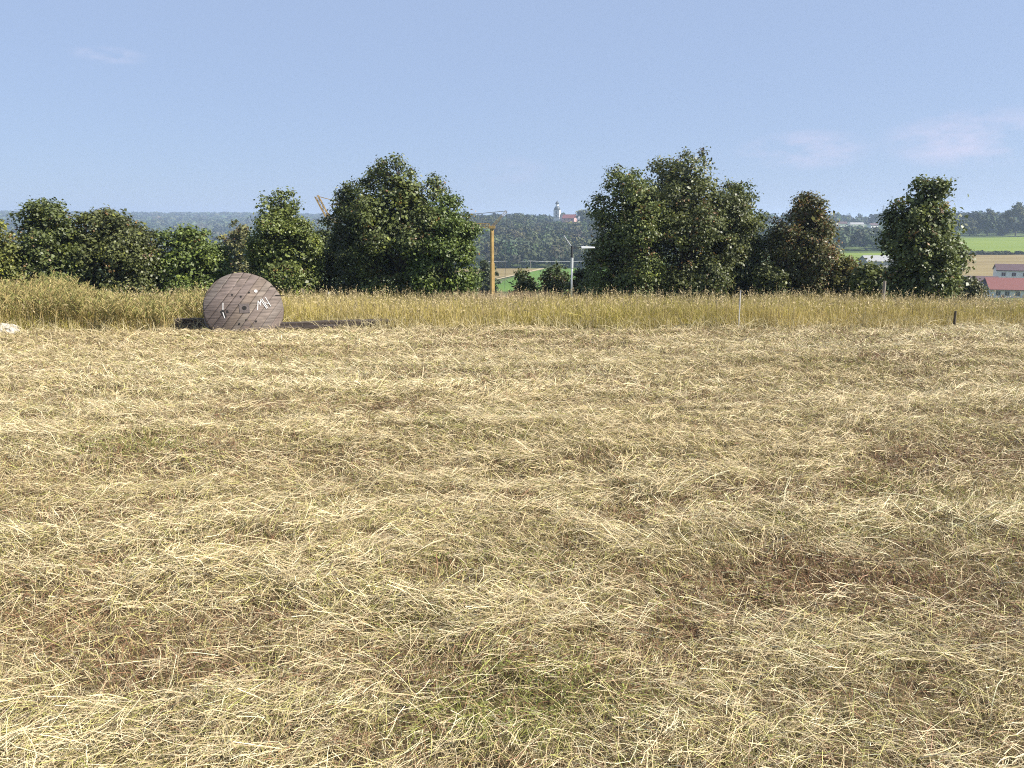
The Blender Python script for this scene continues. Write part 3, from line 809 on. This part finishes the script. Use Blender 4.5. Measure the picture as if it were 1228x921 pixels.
# ------------------------------------------------------------------ buildings
def house(name, label, loc, rot, L, W, wall_h, roof_h, wall, roof, wins, over=.5, group=None, base=1.0, chim=False, door=None):
    """gabled house, ridge along local x; wins: (face, u, z, w, h) with face in front/back/left/right"""
    t = thing(name, label, 'house', loc, rot, group)
    w = MB(); a, b = L/2, W/2
    w.poly([(-a,-b,-base),(a,-b,-base),(a,b,-base),(-a,b,-base),(-a,-b,wall_h),(a,-b,wall_h),(a,b,wall_h),(-a,b,wall_h),(-a,0,wall_h+roof_h-.05),(a,0,wall_h+roof_h-.05)],
           [(0,3,2,1),(0,1,5,4),(2,3,7,6),(1,2,6,9,5),(3,0,4,8,7),(4,5,9,8),(6,7,8,9)])
    w.build('wall', wall, t)
    r = MB(); k = roof_h/b; e = over; th = .22
    zl = wall_h-e*k
    prof = [(-b-e, zl), (0, wall_h+roof_h), (b+e, zl), (b+e, zl+th), (0, wall_h+roof_h+th*1.3), (-b-e, zl+th)]
    v = [(-a-e, y_, z_+.02) for y_, z_ in prof]+[(a+e, y_, z_+.02) for y_, z_ in prof]
    r.poly(v, [(5,4,1,0),(4,3,2,1),(6,7,10,11),(7,8,9,10),(0,1,7,6),(1,2,8,7),(2,3,9,8),(3,4,10,9),(4,5,11,10),(5,0,6,11)])
    ro = r.build('roof', roof, t)
    if chim:
        c = MB(); c.box(a*.35-.35, a*.35+.35, .6, 1.3, wall_h+roof_h*.4, wall_h+roof_h+1.1); c.box(a*.35-.42, a*.35+.42, .53, 1.37, wall_h+roof_h+1.1, wall_h+roof_h+1.22); c.build('chimney', M_CONC, ro)
    for (face, u, z, ww, hh) in wins:
        f, p_ = MB(), MB()
        def bx(m, u0, u1, z0, z1, d0, d1):
            if face == 'front': m.box(u0, u1, -b-d1, -b-d0, z0, z1)
            elif face == 'back': m.box(u0, u1, b+d0, b+d1, z0, z1)
            elif face == 'left': m.box(-a-d1, -a-d0, u0, u1, z0, z1)
            else: m.box(a+d0, a+d1, u0, u1, z0, z1)
        g = .1
        bx(f, u-ww/2-g, u-ww/2, z-g, z+hh+g, -.04, .05); bx(f, u+ww/2, u+ww/2+g, z-g, z+hh+g, -.04, .05)
        bx(f, u-ww/2, u+ww/2, z-g, z, -.04, .05); bx(f, u-ww/2, u+ww/2, z+hh, z+hh+g, -.04, .05)
        bx(f, u-.03, u+.03, z, z+hh, -.04, .05)
        bx(p_, u-ww/2, u+ww/2, z, z+hh, -.03, .012)
        fo = f.build('window', M_FRAME, t); p_.build('pane', M_PANE, fo)
    if door:
        face, u, ww, hh = door
        m = MB(); m.box(u-ww/2, u+ww/2, -b-.06, -b+.02, 0, hh); m.build('door', M_TILED, t)
    return t

def base_pt(px, py, Y):
    p_ = at(px, py, Y); return (p_.x, p_.y, gz(p_.x, p_.y))

# farm at the right: upper white house, red roofed house, dark shed
p0 = at(1222, 317, 262); zb = gz(p0.x, 262)
wh = p0.z-zb-1.9
house('farmhouse', 'white house with dark reddish roof and lit gable behind the red roof', (p0.x, 262, zb), math.radians(-24), 13, 8.5, wh, 1.7, M_WHITE, M_TILED,
      [('front', u, wh-1.75, 1.1, 1.1) for u in (-4.6, -1.7, 1.4, 4.4)]+[('right', u, wh-1.9, 1.0, 1.2) for u in (-2, 1.6)]+[('front', u, wh-4.6, 1.1, 1.2) for u in (-4.6, -1.7, 1.4, 4.4)], .35, chim=True, door=('front', 5.6, 1, 2.1))
p1 = at(1232, 335, 238); zb = gz(p1.x, 238)
wh = at(1232, 346, 238).z-zb
house('farmhouse', 'low white house with big brick red roof at the right edge', (p1.x, 240, zb), math.radians(-16), 19, 10, wh, p1.z-zb-wh, M_WHITE, M_TILE,
      [('front', u, wh-2.0, 1.2, 1.25) for u in (-7.6, -5.2, -2.4, .4, 3.2, 6.4)]+[('left', u, wh-2.0, 1.1, 1.2) for u in (-2.2, 2.2)], .8, chim=True, door=('front', -6.4, 1, 1.0))
p2 = at(1176, 332, 246); zb = gz(p2.x, 246)
wh = at(1176, 341, 246).z-zb
house('shed', 'dark roofed farm shed with a strip of white wall left of the red roof', (p2.x, 246, zb), math.radians(-14), 8.5, 6, wh, p2.z-zb-wh, M_WHITE, M_TILED,
      [('front', -2, wh-1.6, 1.0, .9), ('front', 1.6, wh-1.6, 1.0, .9)], .6)
# low pale shed behind the lone tree
p3 = at(1058, 307, 330); zb = gz(p3.x, 330)
house('shed', 'long low shed with pale grey roof partly hidden by the lone tree', (p3.x, 330, zb), math.radians(4), 16, 7, p3.z-zb-1.9, 1.9, M_CONC, M_GREYROOF, [('front', u, 1.0, 1.0, .8) for u in (-5, 0, 5)], .5)
# small white houses on the plateau
for k, (px, yy, Y, L, lab, rf) in enumerate([
    (1010, 266, 900, 9, 'small white house on the plateau, left of the longest white one', M_TILED),
    (1027, 267, 905, 15, 'longest white house on the distant plateau with pale roof', M_GREYROOF),
    (1047, 268, 930, 9, 'small white house on the plateau nearest the lone tree', M_TILED)]):
    q = at(px, yy, Y); zb = gz(q.x, Y)
    h_ = max(4.5, q.z-zb)
    house('house', lab, (q.x, Y, zb), math.radians(8*k-5), L, 7, h_-2.0, 2.0, M_WHITE, rf, [('front', u, 1.2, 1.2, 1.3) for u in ((-2.5, 2.5) if L < 12 else (-5, 0, 5))], .4, 'white houses on the plateau')

def church():
    Y = 1000
    p_ = at(668, 263, Y); zb = gz(p_.x, Y)
    t = thing('church', 'white village church with tall domed tower on the wooded hill', 'church', (p_.x, Y, zb), math.radians(-18))
    Ht = at(668, 252, Y).z-zb; a = 3.6
    w = MB(); w.box(-a, a, -a, a, -2, Ht); w.build('tower', M_WHITE, t)
    c = MB()
    for z in (Ht*.52, Ht*.74, Ht): c.box(-a-.35, a+.35, -a-.35, a+.35, z, z+.5)
    c.build('cornice', M_CONC, t)
    for z in (Ht*.60, Ht*.83):
        for s in ('f', 'r', 'l'):
            m = MB()
            if s == 'f': m.box(-.95, .95, -a-.06, -a+.1, z-1.2, z+1.7)
            elif s == 'r': m.box(a-.1, a+.06, -.95, .95, z-1.2, z+1.7)
            else: m.box(-a-.06, -a+.1, -.95, .95, z-1.2, z+1.7)
            m.build('belfry_window', M_PANE, t)
    zt = at(668, 240, Y).z-zb
    d = zt-Ht
    m = MB(); m.lathe([(a*1.05, .5), (a*1.10, d*.08), (a*.98, d*.22), (a*.66, d*.32), (a*.55, d*.38)], 20, (0, 0, Ht)); dm = m.build('dome', M_COPPER, t, smooth=True)
    m = MB(); m.lathe([(a*.46, d*.40), (a*.46, d*.62)], 12, (0, 0, Ht)); m.build('lantern', M_WHITE, t)
    m = MB(); m.lathe([(a*.62, d*.62), (a*.66, d*.68), (a*.42, d*.80), (a*.12, d*.88), (.06, d*1.0)], 16, (0, 0, Ht)); m.build('spire', M_COPPER, t, smooth=True)
    # nave to the right of the tower with a steep roof
    n_ = MB(); L, W, hw, hr = 24, 11, Ht*.36, Ht*.36
    n_.box(a, a+L, -W/2+2, W/2+2, -2, hw); n_.build('nave', M_WHITE, t)
    r = MB(); y0, y1, ym = -W/2+1.4, W/2+2.6, 2
    r.poly([(a-.2, y0, hw-.2), (a-.2, y1, hw-.2), (a-.2, ym, hw+hr), (a+L+.4, y0, hw-.2), (a+L+.4, y1, hw-.2), (a+L-5, ym, hw+hr)],
           [(0,2,1),(0,3,5,2),(1,2,5,4),(3,4,5),(0,1,4,3)])
    r.build('nave_roof', M_SLATE, t)
    for k in range(4):
        m = MB(); m.box(a+3.5+k*5, a+5+k*5, -W/2+1.93, -W/2+2.1, hw*.35, hw*.85); m.build('nave_window', M_PANE, t)
church()
Y = 985; q = at(683, 257.5, Y); zb = gz(q.x, Y); hh = q.z-zb
house('house', 'rose coloured house with red roof right of the church tower', (q.x, Y, zb), math.radians(-20), 15, 11, hh-4.0, 4.0, M_PINK, M_TILE,
      [('front', u, hh-7, 1.3, 1.7) for u in (-4.5, 0, 4.5)]+[('right', 0, hh-7, 1.3, 1.7)], .6)
Y = 1010; q = at(694.5, 254, Y); zb = gz(q.x, Y); hh = q.z-zb
t = thing('chapel_turret', 'tiny dark pointed turret on the skyline right of the church', 'turret', (q.x, Y, zb))
m = MB(); m.box(-1.1, 1.1, -1.1, 1.1, -1, hh-4); m.build('wall', M_WHITE, t)
m = MB(); m.lathe([(1.5, 0), (.6, 1.9), (.08, 4.0)], 8, (0, 0, hh-4)); m.build('spire', M_SLATE, t)

# ------------------------------------------------------------------ yellow self-erecting crane
def crane():
    Y = 95.0
    top = at(590, 272, Y); zb = gz(top.x, Y)
    t = thing('tower_crane', 'yellow construction crane with long jib folded up behind the left trees', 'crane', (top.x, Y, zb), 0)
    O = Vector((top.x, Y, zb))
    H = top.z-zb; a = .22
    def lattice(p, q, s, n, name, chord=.085, mat=M_YEL):
        m = MB(); p = Vector(p); q = Vector(q); d = (q-p).normalized()
        r = d.cross(Vector((0, 1, 0))).normalized()*s; u = Vector((0, 1, 0))*s
        cs = [r+u, r-u, -r-u, -r+u]
        for c_ in cs: m.bar(p+c_, q+c_, chord)
        for i in range(n):
            a0 = p+(q-p)*i/n; a1 = p+(q-p)*(i+1)/n
            for k in range(4):
                c0, c1 = cs[k], cs[(k+1) % 4]
                if i % 2: c0, c1 = c1, c0
                m.bar(a0+c0, a1+c1, chord*.55)
            for k in range(4): m.bar(a0+cs[k], a0+cs[(k+1) % 4], chord*.5)
        return m.build(name, mat, t)
    b = MB(); b.box(-1.9, 1.9, -.25, .25, .15, .5); b.box(-.25, .25, -1.9, 1.9, .16, .49)
    for sx in (-1, 1): b.box(sx*1.8-.35, sx*1.8+.35, -.35, .35, -.1, .15)
    for sy in (-1, 1): b.box(-.35, .35, sy*1.8-.35, sy*1.8+.35, -.1, .15)
    b.build('base_frame', M_YEL, t)
    w = MB()
    for k in range(2): w.box(.6, 1.9, -.9, .9, .55+k*.42, .93+k*.42)
    w.build('counterweight', M_POLE, t)
    # mast: two square telescoping box sections, inner one slimmer
    m = MB(); m.box(-a, a, -a, a, .4, H*.55); q_ = m.build('mast', M_YEL, t, .03); q_.rotation_euler.z = math.radians(32)
    m = MB(); m.box(-a*.8, a*.8, -a*.8, a*.8, H*.55, H-.25); q_ = m.build('inner_mast', M_YEL, t, .03); q_.rotation_euler.z = math.radians(32)
    m = MB(); m.box(-.42, .38, -.3, .3, H-.22, H+.12); m.build('slewing_head', M_YEL, t, .03)
    tip0 = at(395, 264, Y)-O
    tip1 = at(379.5, 235, Y)-O
    lattice((-.3, 0, H+.1), (tip0.x, 0, tip0.z), .24, 34, 'jib')
    lattice((tip0.x, 0, tip0.z), (tip1.x, 0, tip1.z), .20, 6, 'folded_jib_tip', .075)
    st = at(607.5, 253, Y)-O
    lattice((.1, 0, H+.1), (st.x, 0, st.z), .11, 6, 'strut', .035)
    mid = (Vector((-.3, 0, H))*.45+Vector((tip0.x, 0, tip0.z))*.55)
    m = MB(); m.bar((st.x, 0, st.z), (mid.x, 0, mid.z+.25), .07); m.build('pendant_cable', M_CABLE, t)
    p_ = at(398, 243, Y)-O
    m = MB(); m.bar((tip1.x, 0, tip1.z), (p_.x+1.2, 0, p_.z), .08); m.bar((p_.x+1.2, 0, p_.z), (mid.x, 0, mid.z+.25), .06); m.build('folding_cable', M_YEL, t)
    m = MB(); m.bar((st.x, 0, st.z), (1.5, 0, 2.2), .05); m.build('stay_cable', M_CABLE, t)
crane()

# ------------------------------------------------------------------ street lamp, masts, power line
def lamp():
    Y = 36.0
    top = at(686, 297, Y); zb = gz(top.x, Y); H = top.z-zb
    t = thing('street_lamp', 'slim street lamp with flat white head reaching towards the lit tree', 'lamp', (top.x, Y, zb))
    m = MB(); m.lathe([(.048, -.2), (.044, H*.45), (.036, H*.46), (.034, H)], 12); m.build('pole', M_GALV, t, smooth=True)
    m = MB(); m.lathe([(.068, H-.9), (.068, H-.45)], 14); m.build('sign_sleeve', M_LAMPW, t)
    m = MB(); m.lathe([(.052, H-.44), (.052, H+.08)], 12); m.build('pole_cap', M_DARK, t)
    m = MB(); m.bar((.04, 0, H-.02), (.44, 0, H+.0), .045); m.build('arm', M_DARK, t)
    m = MB(); m.poly([(.40,-.15,H-.04),(1.02,-.12,H-.02),(1.02,.12,H-.02),(.40,.15,H-.04),(.40,-.11,H+.07),(1.02,-.08,H+.04),(1.02,.08,H+.04),(.40,.11,H+.07)],
           [(0,3,2,1),(4,5,6,7),(0,1,5,4),(1,2,6,5),(2,3,7,6),(3,0,4,7)])
    m.build('lamp_head', M_LAMPW, t, .02)
    m = MB(); m.bar((-.02, 0, H+.02), (-.37, .2, H+.53), .045); m.build('stay_arm', M_GALV, t)
lamp()

top = at(845.5, 190, 58); zb = gz(top.x, 58)
t = thing('antenna_mast', 'thin bare mast rising above the trees right of the tallest tree', 'mast', (top.x, 58, zb)); H = top.z-zb
m = MB(); m.lathe([(.06, -.2), (.04, H*.6), (.022, H)], 8); m.build('pole', M_GALV, t)
m = MB(); m.bar((-.18, 0, H-.1), (.18, 0, H-.1), .05); m.build('crossbar', M_GALV, t)
m = MB(); m.bar((-.10, 0, H-.5), (.10, 0, H-.5), .04); m.build('crossbar', M_GALV, t)

def pylon(px, yt, Y, lab):
    q = at(px, yt, Y); zb = gz(q.x, Y); H = q.z-zb
    t = thing('power_pylon', lab, 'pylon', (q.x, Y, zb))
    m = MB(); b = H*.09
    for sx in (-1, 1):
        for sy in (-1, 1): m.bar((sx*b, sy*b, 0), (sx*.25, sy*.25, H), .30)
    for i in range(9):
        f0, f1 = i/9, (i+1)/9; b0 = b*(1-f0)+.25*f0; b1 = b*(1-f1)+.25*f1; s = 1 if i % 2 else -1
        for sy in (-1, 1): m.bar((s*b0, sy*b0, H*f0), (-s*b1, sy*b1, H*f1), .18)
    m.build('lattice_tower', M_GALV, t)
    for f, l_ in ((.93, .13), (.82, .20), (.71, .15)):
        c = MB(); c.bar((-H*l_, 0, H*f), (H*l_, 0, H*f), .30); c.bar((-H*l_, 0, H*f), (0, 0, H*(f+.05)), .18); c.bar((H*l_, 0, H*f), (0, 0, H*(f+.05)), .18); c.build('crossarm', M_GALV, t)
pylon(1060, 246, 1150, 'far lattice pylon on the skyline just left of the lone tree')

# power line along the back edge of the green field
pp = []
for k, (px, lab) in enumerate([(500, 'pole behind the left clump of trees'), (568, 'pole beside the crane mast'), (636, 'lone pole seen against the wood above the green field'), (704, 'pole at the right of the street lamp')]):
    q = at(px, 312.5, 491); zb = gz(q.x, 491); H = q.z-zb
    t = thing('power_pole', 'short wooden power line '+lab, 'pole', (q.x, 491, zb), 0, 'poles of the power line by the green field')
    m = MB(); m.lathe([(.20, -.5), (.15, H)], 8); m.build('post', M_POLE, t)
    m = MB(); m.bar((0, -.9, H-.3), (0, .9, H-.3), .14); m.build('crossarm', M_POLE, t)
    pp.append(Vector((q.x, 491, q.z)))
m = MB()
for dy in (-.8, .8):
    for a, b in zip(pp[:-1], pp[1:]):
        pts = [a+(b-a)*f+Vector((0, dy, -.2-.5*4*f*(1-f))) for f in np.linspace(0, 1, 9)]
        m.tube(pts, [.055]*9, 5)
tag(m.build('power_line', M_FRAME), 'pair of pale overhead wires strung along the back of the green field', 'wires')

# ------------------------------------------------------------------ cable reel
def wood_planks(name, base, rot):
    m, n, l, p = new_mat(name)
    tc = n.new('ShaderNodeTexCoord'); mp = n.new('ShaderNodeMapping'); l.new(tc.outputs['Object'], mp.inputs[0])
    mp.inputs['Rotation'].default_value = rot; mp.inputs['Scale'].default_value = (1, 12, 12)
    z = n.new('ShaderNodeTexNoise'); l.new(mp.outputs[0], z.inputs[0]); z.inputs['Scale'].default_value = 2.2; z.inputs['Detail'].default_value = 9; z.inputs['Roughness'].default_value = .65
    z2 = n.new('ShaderNodeTexNoise'); l.new(tc.outputs['Object'], z2.inputs[0]); z2.inputs['Scale'].default_value = 2.6; z2.inputs['Detail'].default_value = 5
    at_ = n.new('ShaderNodeAttribute'); at_.attribute_name = 'tint'
    r = n.new('ShaderNodeMapRange'); l.new(z.outputs[0], r.inputs[0]); r.inputs[1].default_value = .3; r.inputs[2].default_value = .72; r.inputs[3].default_value = .40; r.inputs[4].default_value = 1.5
    r2 = n.new('ShaderNodeMapRange'); l.new(z2.outputs[0], r2.inputs[0]); r2.inputs[1].default_value = .3; r2.inputs[2].default_value = .7; r2.inputs[3].default_value = .85; r2.inputs[4].default_value = 1.15
    mu = n.new('ShaderNodeMath'); mu.operation = 'MULTIPLY'; l.new(r.outputs[0], mu.inputs[0]); l.new(r2.outputs[0], mu.inputs[1])
    v = n.new('ShaderNodeVectorMath'); v.operation = 'SCALE'; l.new(at_.outputs['Color'], v.inputs[0]); l.new(mu.outputs[0], v.inputs['Scale'])
    l.new(v.outputs[0], p.inputs['Base Color']); p.inputs['Roughness'].default_value = .88; p.inputs['Specular IOR Level'].default_value = .25
    b = n.new('ShaderNodeBump'); b.inputs['Strength'].default_value = .6; b.inputs['Distance'].default_value = .008; l.new(z.outputs[0], b.inputs['Height']); l.new(b.outputs[0], p.inputs['Normal'])
    return m
PL = math.radians(52)       # boards of the outer layer run up to the right
M_REEL = wood_planks('weathered_boards', None, (0, 0, -PL))
M_PAINT = plain('white_paint', (.50, .49, .47), .7, .1, 30)
M_HOLE = plain('dark_hole', (.012, .011, .010), .95)
M_RUST = plain('rusty_plate', (.075, .06, .054), .75, .3, 25)

def disc_boards(R, th, ang, widths, tint, gap=.009, seed=1):
    """round flange of straight boards clipped to the circle; local xy is the face, +z outwards"""
    lr = np.random.default_rng(seed)
    V, Fq, Cc = [], [], []
    ca, sa = math.cos(ang), math.sin(ang)
    y = -R
    i = 0
    while y < R-.01:
        w = widths[i % len(widths)]; y1 = min(y+w, R); g = gap/2
        ys = np.linspace(y+g, y1-g, 7)
        ys = np.clip(ys, -R+.004, R-.004)
        half = np.sqrt(R*R-ys**2)
        dz = lr.uniform(-.006, .006); tc = np.array(tint)*lr.uniform(.87, 1.13)*np.array([1+lr.uniform(-.05, .05), 1, 1+lr.uniform(-.05, .05)])
        h2 = half+lr.uniform(-.012, .004)
        b = len(V)
        for yy, hh in zip(ys, h2):
            for xx in (-hh, hh):
                for zz in (0, th+dz):
                    q = 1 if zz == 0 else 1-.022/R
                    V.append(((xx*ca-yy*sa)*q, (xx*sa+yy*ca)*q, zz)); Cc.append(tc)
        for k in range(6):
            a = b+k*4
            Fq += [(a, a+4, a+6, a+2), (a+1, a+3, a+7, a+5), (a, a+1, a+5, a+4), (a+2, a+6, a+7, a+3)]
        Fq += [(b, b+2, b+3, b+1), (b+24, b+25, b+27, b+26)]
        y += w; i += 1
    return np.array(V), np.array(Fq), np.array(Cc)

def reel():
    Y = 17.25
    pc = at(293.0, 369.3, Y)
    R = 46.3/FPX*(Y/math.cos(math.radians(7)))
    t = thing('cable_reel', 'big weathered wooden cable reel with white painted letters', 'cable reel', (pc.x, Y, gz(pc.x, Y)))
    # face frame: tipped back and turned a little to the right
    tilt = math.radians(25); yaw = math.radians(24)
    fr = bpy.data.objects
    import mathutils
    Rm = mathutils.Matrix.Rotation(yaw, 4, 'Z') @ mathutils.Matrix.Rotation(math.radians(90)-tilt, 4, 'X')
    off = Vector((0, 0, pc.z-gz(pc.x, Y)))
    def place(o, z):
        o.matrix_local = mathutils.Matrix.Translation(off) @ Rm @ mathutils.Matrix.Translation((0, 0, z))
    th = .075
    V, F, c = disc_boards(R, th, PL, [.17, .15, .19, .16, .14, .18], (.145, .117, .098), seed=3)
    o = mesh_np('flange', V, F, M_REEL, t, cols=c); place(o, -th)
    V, F, c = disc_boards(R*.97, th, PL+math.radians(90), [.16, .18, .15], (.23, .19, .17), seed=4)
    o2 = mesh_np('flange', V, F, M_REEL, t, cols=c); place(o2, -th-.56)
    m = MB()
    n = 22
    for k in range(n):
        a0 = 6.28319*k/n+.012; a1 = 6.28319*(k+1)/n-.012; r0, r1 = R*.52, R*.56
        P = [(r*math.cos(a), r*math.sin(a), z) for z in (-.56, -th-.004) for r in (r0, r1) for a in (a0, a1)]
        m.poly(P, [(0,2,3,1),(4,5,7,6),(0,1,5,4),(2,6,7,3),(0,4,6,2),(1,3,7,5)])
    o3 = m.build('core', M_BARK, t); place(o3, 0)
    # marks on the front flange; photo pixels of the reel face -> face coordinates
    k = R/46.3
    def fp(zx, zy): return ((zx-545)*.1086*k, -(zy-522)*.1086*k/math.cos(tilt))
    def disc(zx, zy, r, z=.009, n_=14):
        x_, y_ = fp(zx, zy); mm = MB(); mm.lathe([(r, -.02), (r, z)], n_, (x_, y_, 0)); return mm
    def put(mm, name, mat, par=o):
        q = mm.build(name, mat, par); q.matrix_local = mathutils.Matrix.Translation((0, 0, th)); return q
    for zx, zy in ((432, 380), (522, 402), (612, 362), (555, 645), (475, 685), (652, 668)):
        put(disc(zx, zy, .021), 'bolt_hole', M_HOLE)
    x_, y_ = fp(545, 524); mm = MB(); mm.box(x_-.105, x_+.105, y_-.11, y_+.10, -.01, .012); pl = put(mm, 'hub_plate', M_RUST)
    put(disc(545, 524, .047, .018), 'axle_hole', M_HOLE)
    mm = MB()
    def stroke(m_, a, b, w=.018, z=.011):
        (x0, y0), (x1, y1) = fp(*a), fp(*b); m_.bar((x0, y0, z-.004), (x1, y1, z-.004), w, .010)
    for a, b in (((318, 535), (345, 612)), ((300, 545), (330, 600)), ((362, 540), (368, 565))): stroke(mm, a, b, .042, .009)
    put(mm, 'hand_slot', M_HOLE)
    mm = MB()
    for a, b in (((330, 462), (322, 535)), ((318, 560), (332, 622))): stroke(mm, a, b, .016, .013)
    put(mm, 'paint_mark', M_PAINT)
    mm = MB()
    for a, b in (((680, 552), (697, 455)), ((697, 455), (722, 505)), ((712, 500), (728, 440)), ((722, 440), (780, 540))): stroke(mm, a, b, .017, .013)
    for a, b in (((778, 418), (826, 518)), ((738, 432), (792, 535)), ((762, 478), (806, 486))): stroke(mm, a, b, .015, .0135)
    put(mm, 'painted_letters', M_PAINT)
    put(disc(685, 350, .036, .011), 'paint_dot', M_PAINT)
    # splits at the right edge of the flange
    for a, b in (((850, 305), (935, 318)), ((890, 402), (985, 408))):
        mm = MB(); stroke(mm, a, b, .014, .010); put(mm, 'split', M_HOLE)
    return R
RR_ = reel()

# dark old timbers lying on either side of the reel
M_TIMBER = plain('tarred_timber', (.052, .038, .030), .85, .4, 9, stretch=(.4, 4, 4))
def timber(lab, a, b, Y0, Y1, w, h, lift=0, planks=1):
    p_ = at(a, 390, Y0); q = at(b, 390, Y1)
    c = (p_+q)/2; L = math.hypot(q.x-p_.x, q.y-p_.y); ang = math.atan2(q.y-p_.y, q.x-p_.x)
    m = MB(); lr = random.Random(a)
    n_ = 9
    xs = [-L/2+L*i/n_ for i in range(n_+1)]
    v = []
    for xx in xs:
        j = [lr.uniform(-.012, .012) for _ in range(4)]
        v += [(xx, -w/2+j[0], 0), (xx, w/2+j[1], 0), (xx, w/2+j[1], h+j[2]), (xx, -w/2+j[0], h+j[3])]
    f = [(0, 1, 2, 3), tuple(n_*4+k for k in (3, 2, 1, 0))]
    for i in range(n_):
        for k in range(4): f.append((i*4+k, (i+1)*4+k, (i+1)*4+(k+1) % 4, i*4+(k+1) % 4))
    m.poly(v, f)
    o = m.build('timber', M_TIMBER, None, .012)
    o.location = (c.x, c.y, gz(c.x, c.y)+lift); o.rotation_euler = (0, 0, ang)
    return tag(o, lab, 'timber', 'old timbers beside the reel')
timber('dark squared timber poking out left of the wooden reel', 212, 300, 17.75, 17.75, .26, .22, .06)
timber('long dark timber reaching from the reel to the right', 322, 473, 17.45, 18.15, .24, .12, .09)
timber('thin dark board lying in front of the longer timber right of the reel', 330, 405, 17.15, 17.45, .16, .07, .08)

# ------------------------------------------------------------------ stakes and small things at the edge
M_STAKEW = plain('white_plastic', (.55, .54, .52), .5)
M_STAKEB = plain('grey_wood', (.26, .23, .19), .9, .3, 12)
def stake(lab, px, yt, Y, r, mat, cap=None, name='stake', lean=0):
    q = at(px, yt, Y); zb = gz(q.x, Y); H = q.z-zb
    t = thing(name, lab, 'stake', (q.x, Y, zb))
    m = MB(); m.tube([(0, 0, -.15), (lean*.5, 0, H*.5), (lean, 0, H)], [r, r, r*.9], 10); m.build('post', mat, t)
    if cap: m = MB(); m.tube([(lean, 0, H-.001), (lean, 0, H+cap)], [r*1.25, r*1.1], 10); m.build('cap', M_STAKEW if mat is not M_STAKEW else M_GALV, t)
stake('thin white marker stake standing in front of the tall grass', 888, 350, 17.75, .013, M_STAKEW, .03)
stake('round grey post rising out of the grass left of the lone tree', 1061, 337, 24.5, .05, M_STAKEB, None)
stake('short dark wooden peg at the grass edge below the lone tree', 1146, 373, 18.0, .028, plain('dark_peg', (.075, .06, .045), .9, .2, 10), None)
stake('short pale tree stake at the foot of the left clump', 394, 350, 27.0, .03, M_STAKEW, None)
stake('thin pale stick beside the foot of the sunlit oval tree', 363, 346, 27.5, .016, M_STAKEB, None)

# pale rubble at the left edge
def rubble(lab, px, py, Y, s, seed):
    lr = np.random.default_rng(seed)
    import bmesh
    bm = bmesh.new(); bmesh.ops.create_icosphere(bm, subdivisions=3, radius=1)
    for v in bm.verts:
        d = v.co.copy()
        k = 1+.28*math.sin(d.x*4+seed)*math.cos(d.y*3.3+seed*2)+.15*math.sin(d.z*7+d.x*5)+lr.normal(0, .03)
        v.co = Vector((round(d.x*k*2.6)/2.6*.4+d.x*k*.6, d.y*k, max(-.4, d.z*k*.75)))*s
    me = bpy.data.meshes.new('rubble_stone'); bm.to_mesh(me); bm.free(); me.materials.append(M_CHALK)
    o = bpy.data.objects.new('rubble_stone', me); C.objects.link(o)
    q = at(px, py, Y); o.location = (q.x, Y, gz(q.x, Y)+s*.35)
    tag(o, lab, 'stone', 'pale stones at the left edge')
M_CHALK = plain('pale_stone', (.40, .375, .335), .9, .15, 9)
rubble('larger pale stone in the weeds at the left edge', 3, 385, 16.9, .22, 1)
rubble('smaller pale stone in the weeds touching the larger one', 13, 390, 16.75, .13, 5)

# ------------------------------------------------------------------ haze
M_HAZE = bpy.data.materials.new('haze'); M_HAZE.use_nodes = True
hn, hl = M_HAZE.node_tree.nodes, M_HAZE.node_tree.links
hn.remove(hn['Principled BSDF'])
pv = hn.new('ShaderNodeVolumePrincipled')
pv.inputs['Color'].default_value = (.60, .74, 1.0, 1); pv.inputs['Density'].default_value = .00024; pv.inputs['Anisotropy'].default_value = .2
hl.new(pv.outputs[0], hn['Material Output'].inputs['Volume'])
m = MB(); m.box(-6300, 6300, -6300, 6300, -45, 62)
hz = m.build('haze', M_HAZE); tag(hz, kind='stuff'); hz['label'] = 'thin bluish summer haze over the valley'; hz['category'] = 'haze'
hz.display_type = 'WIRE'
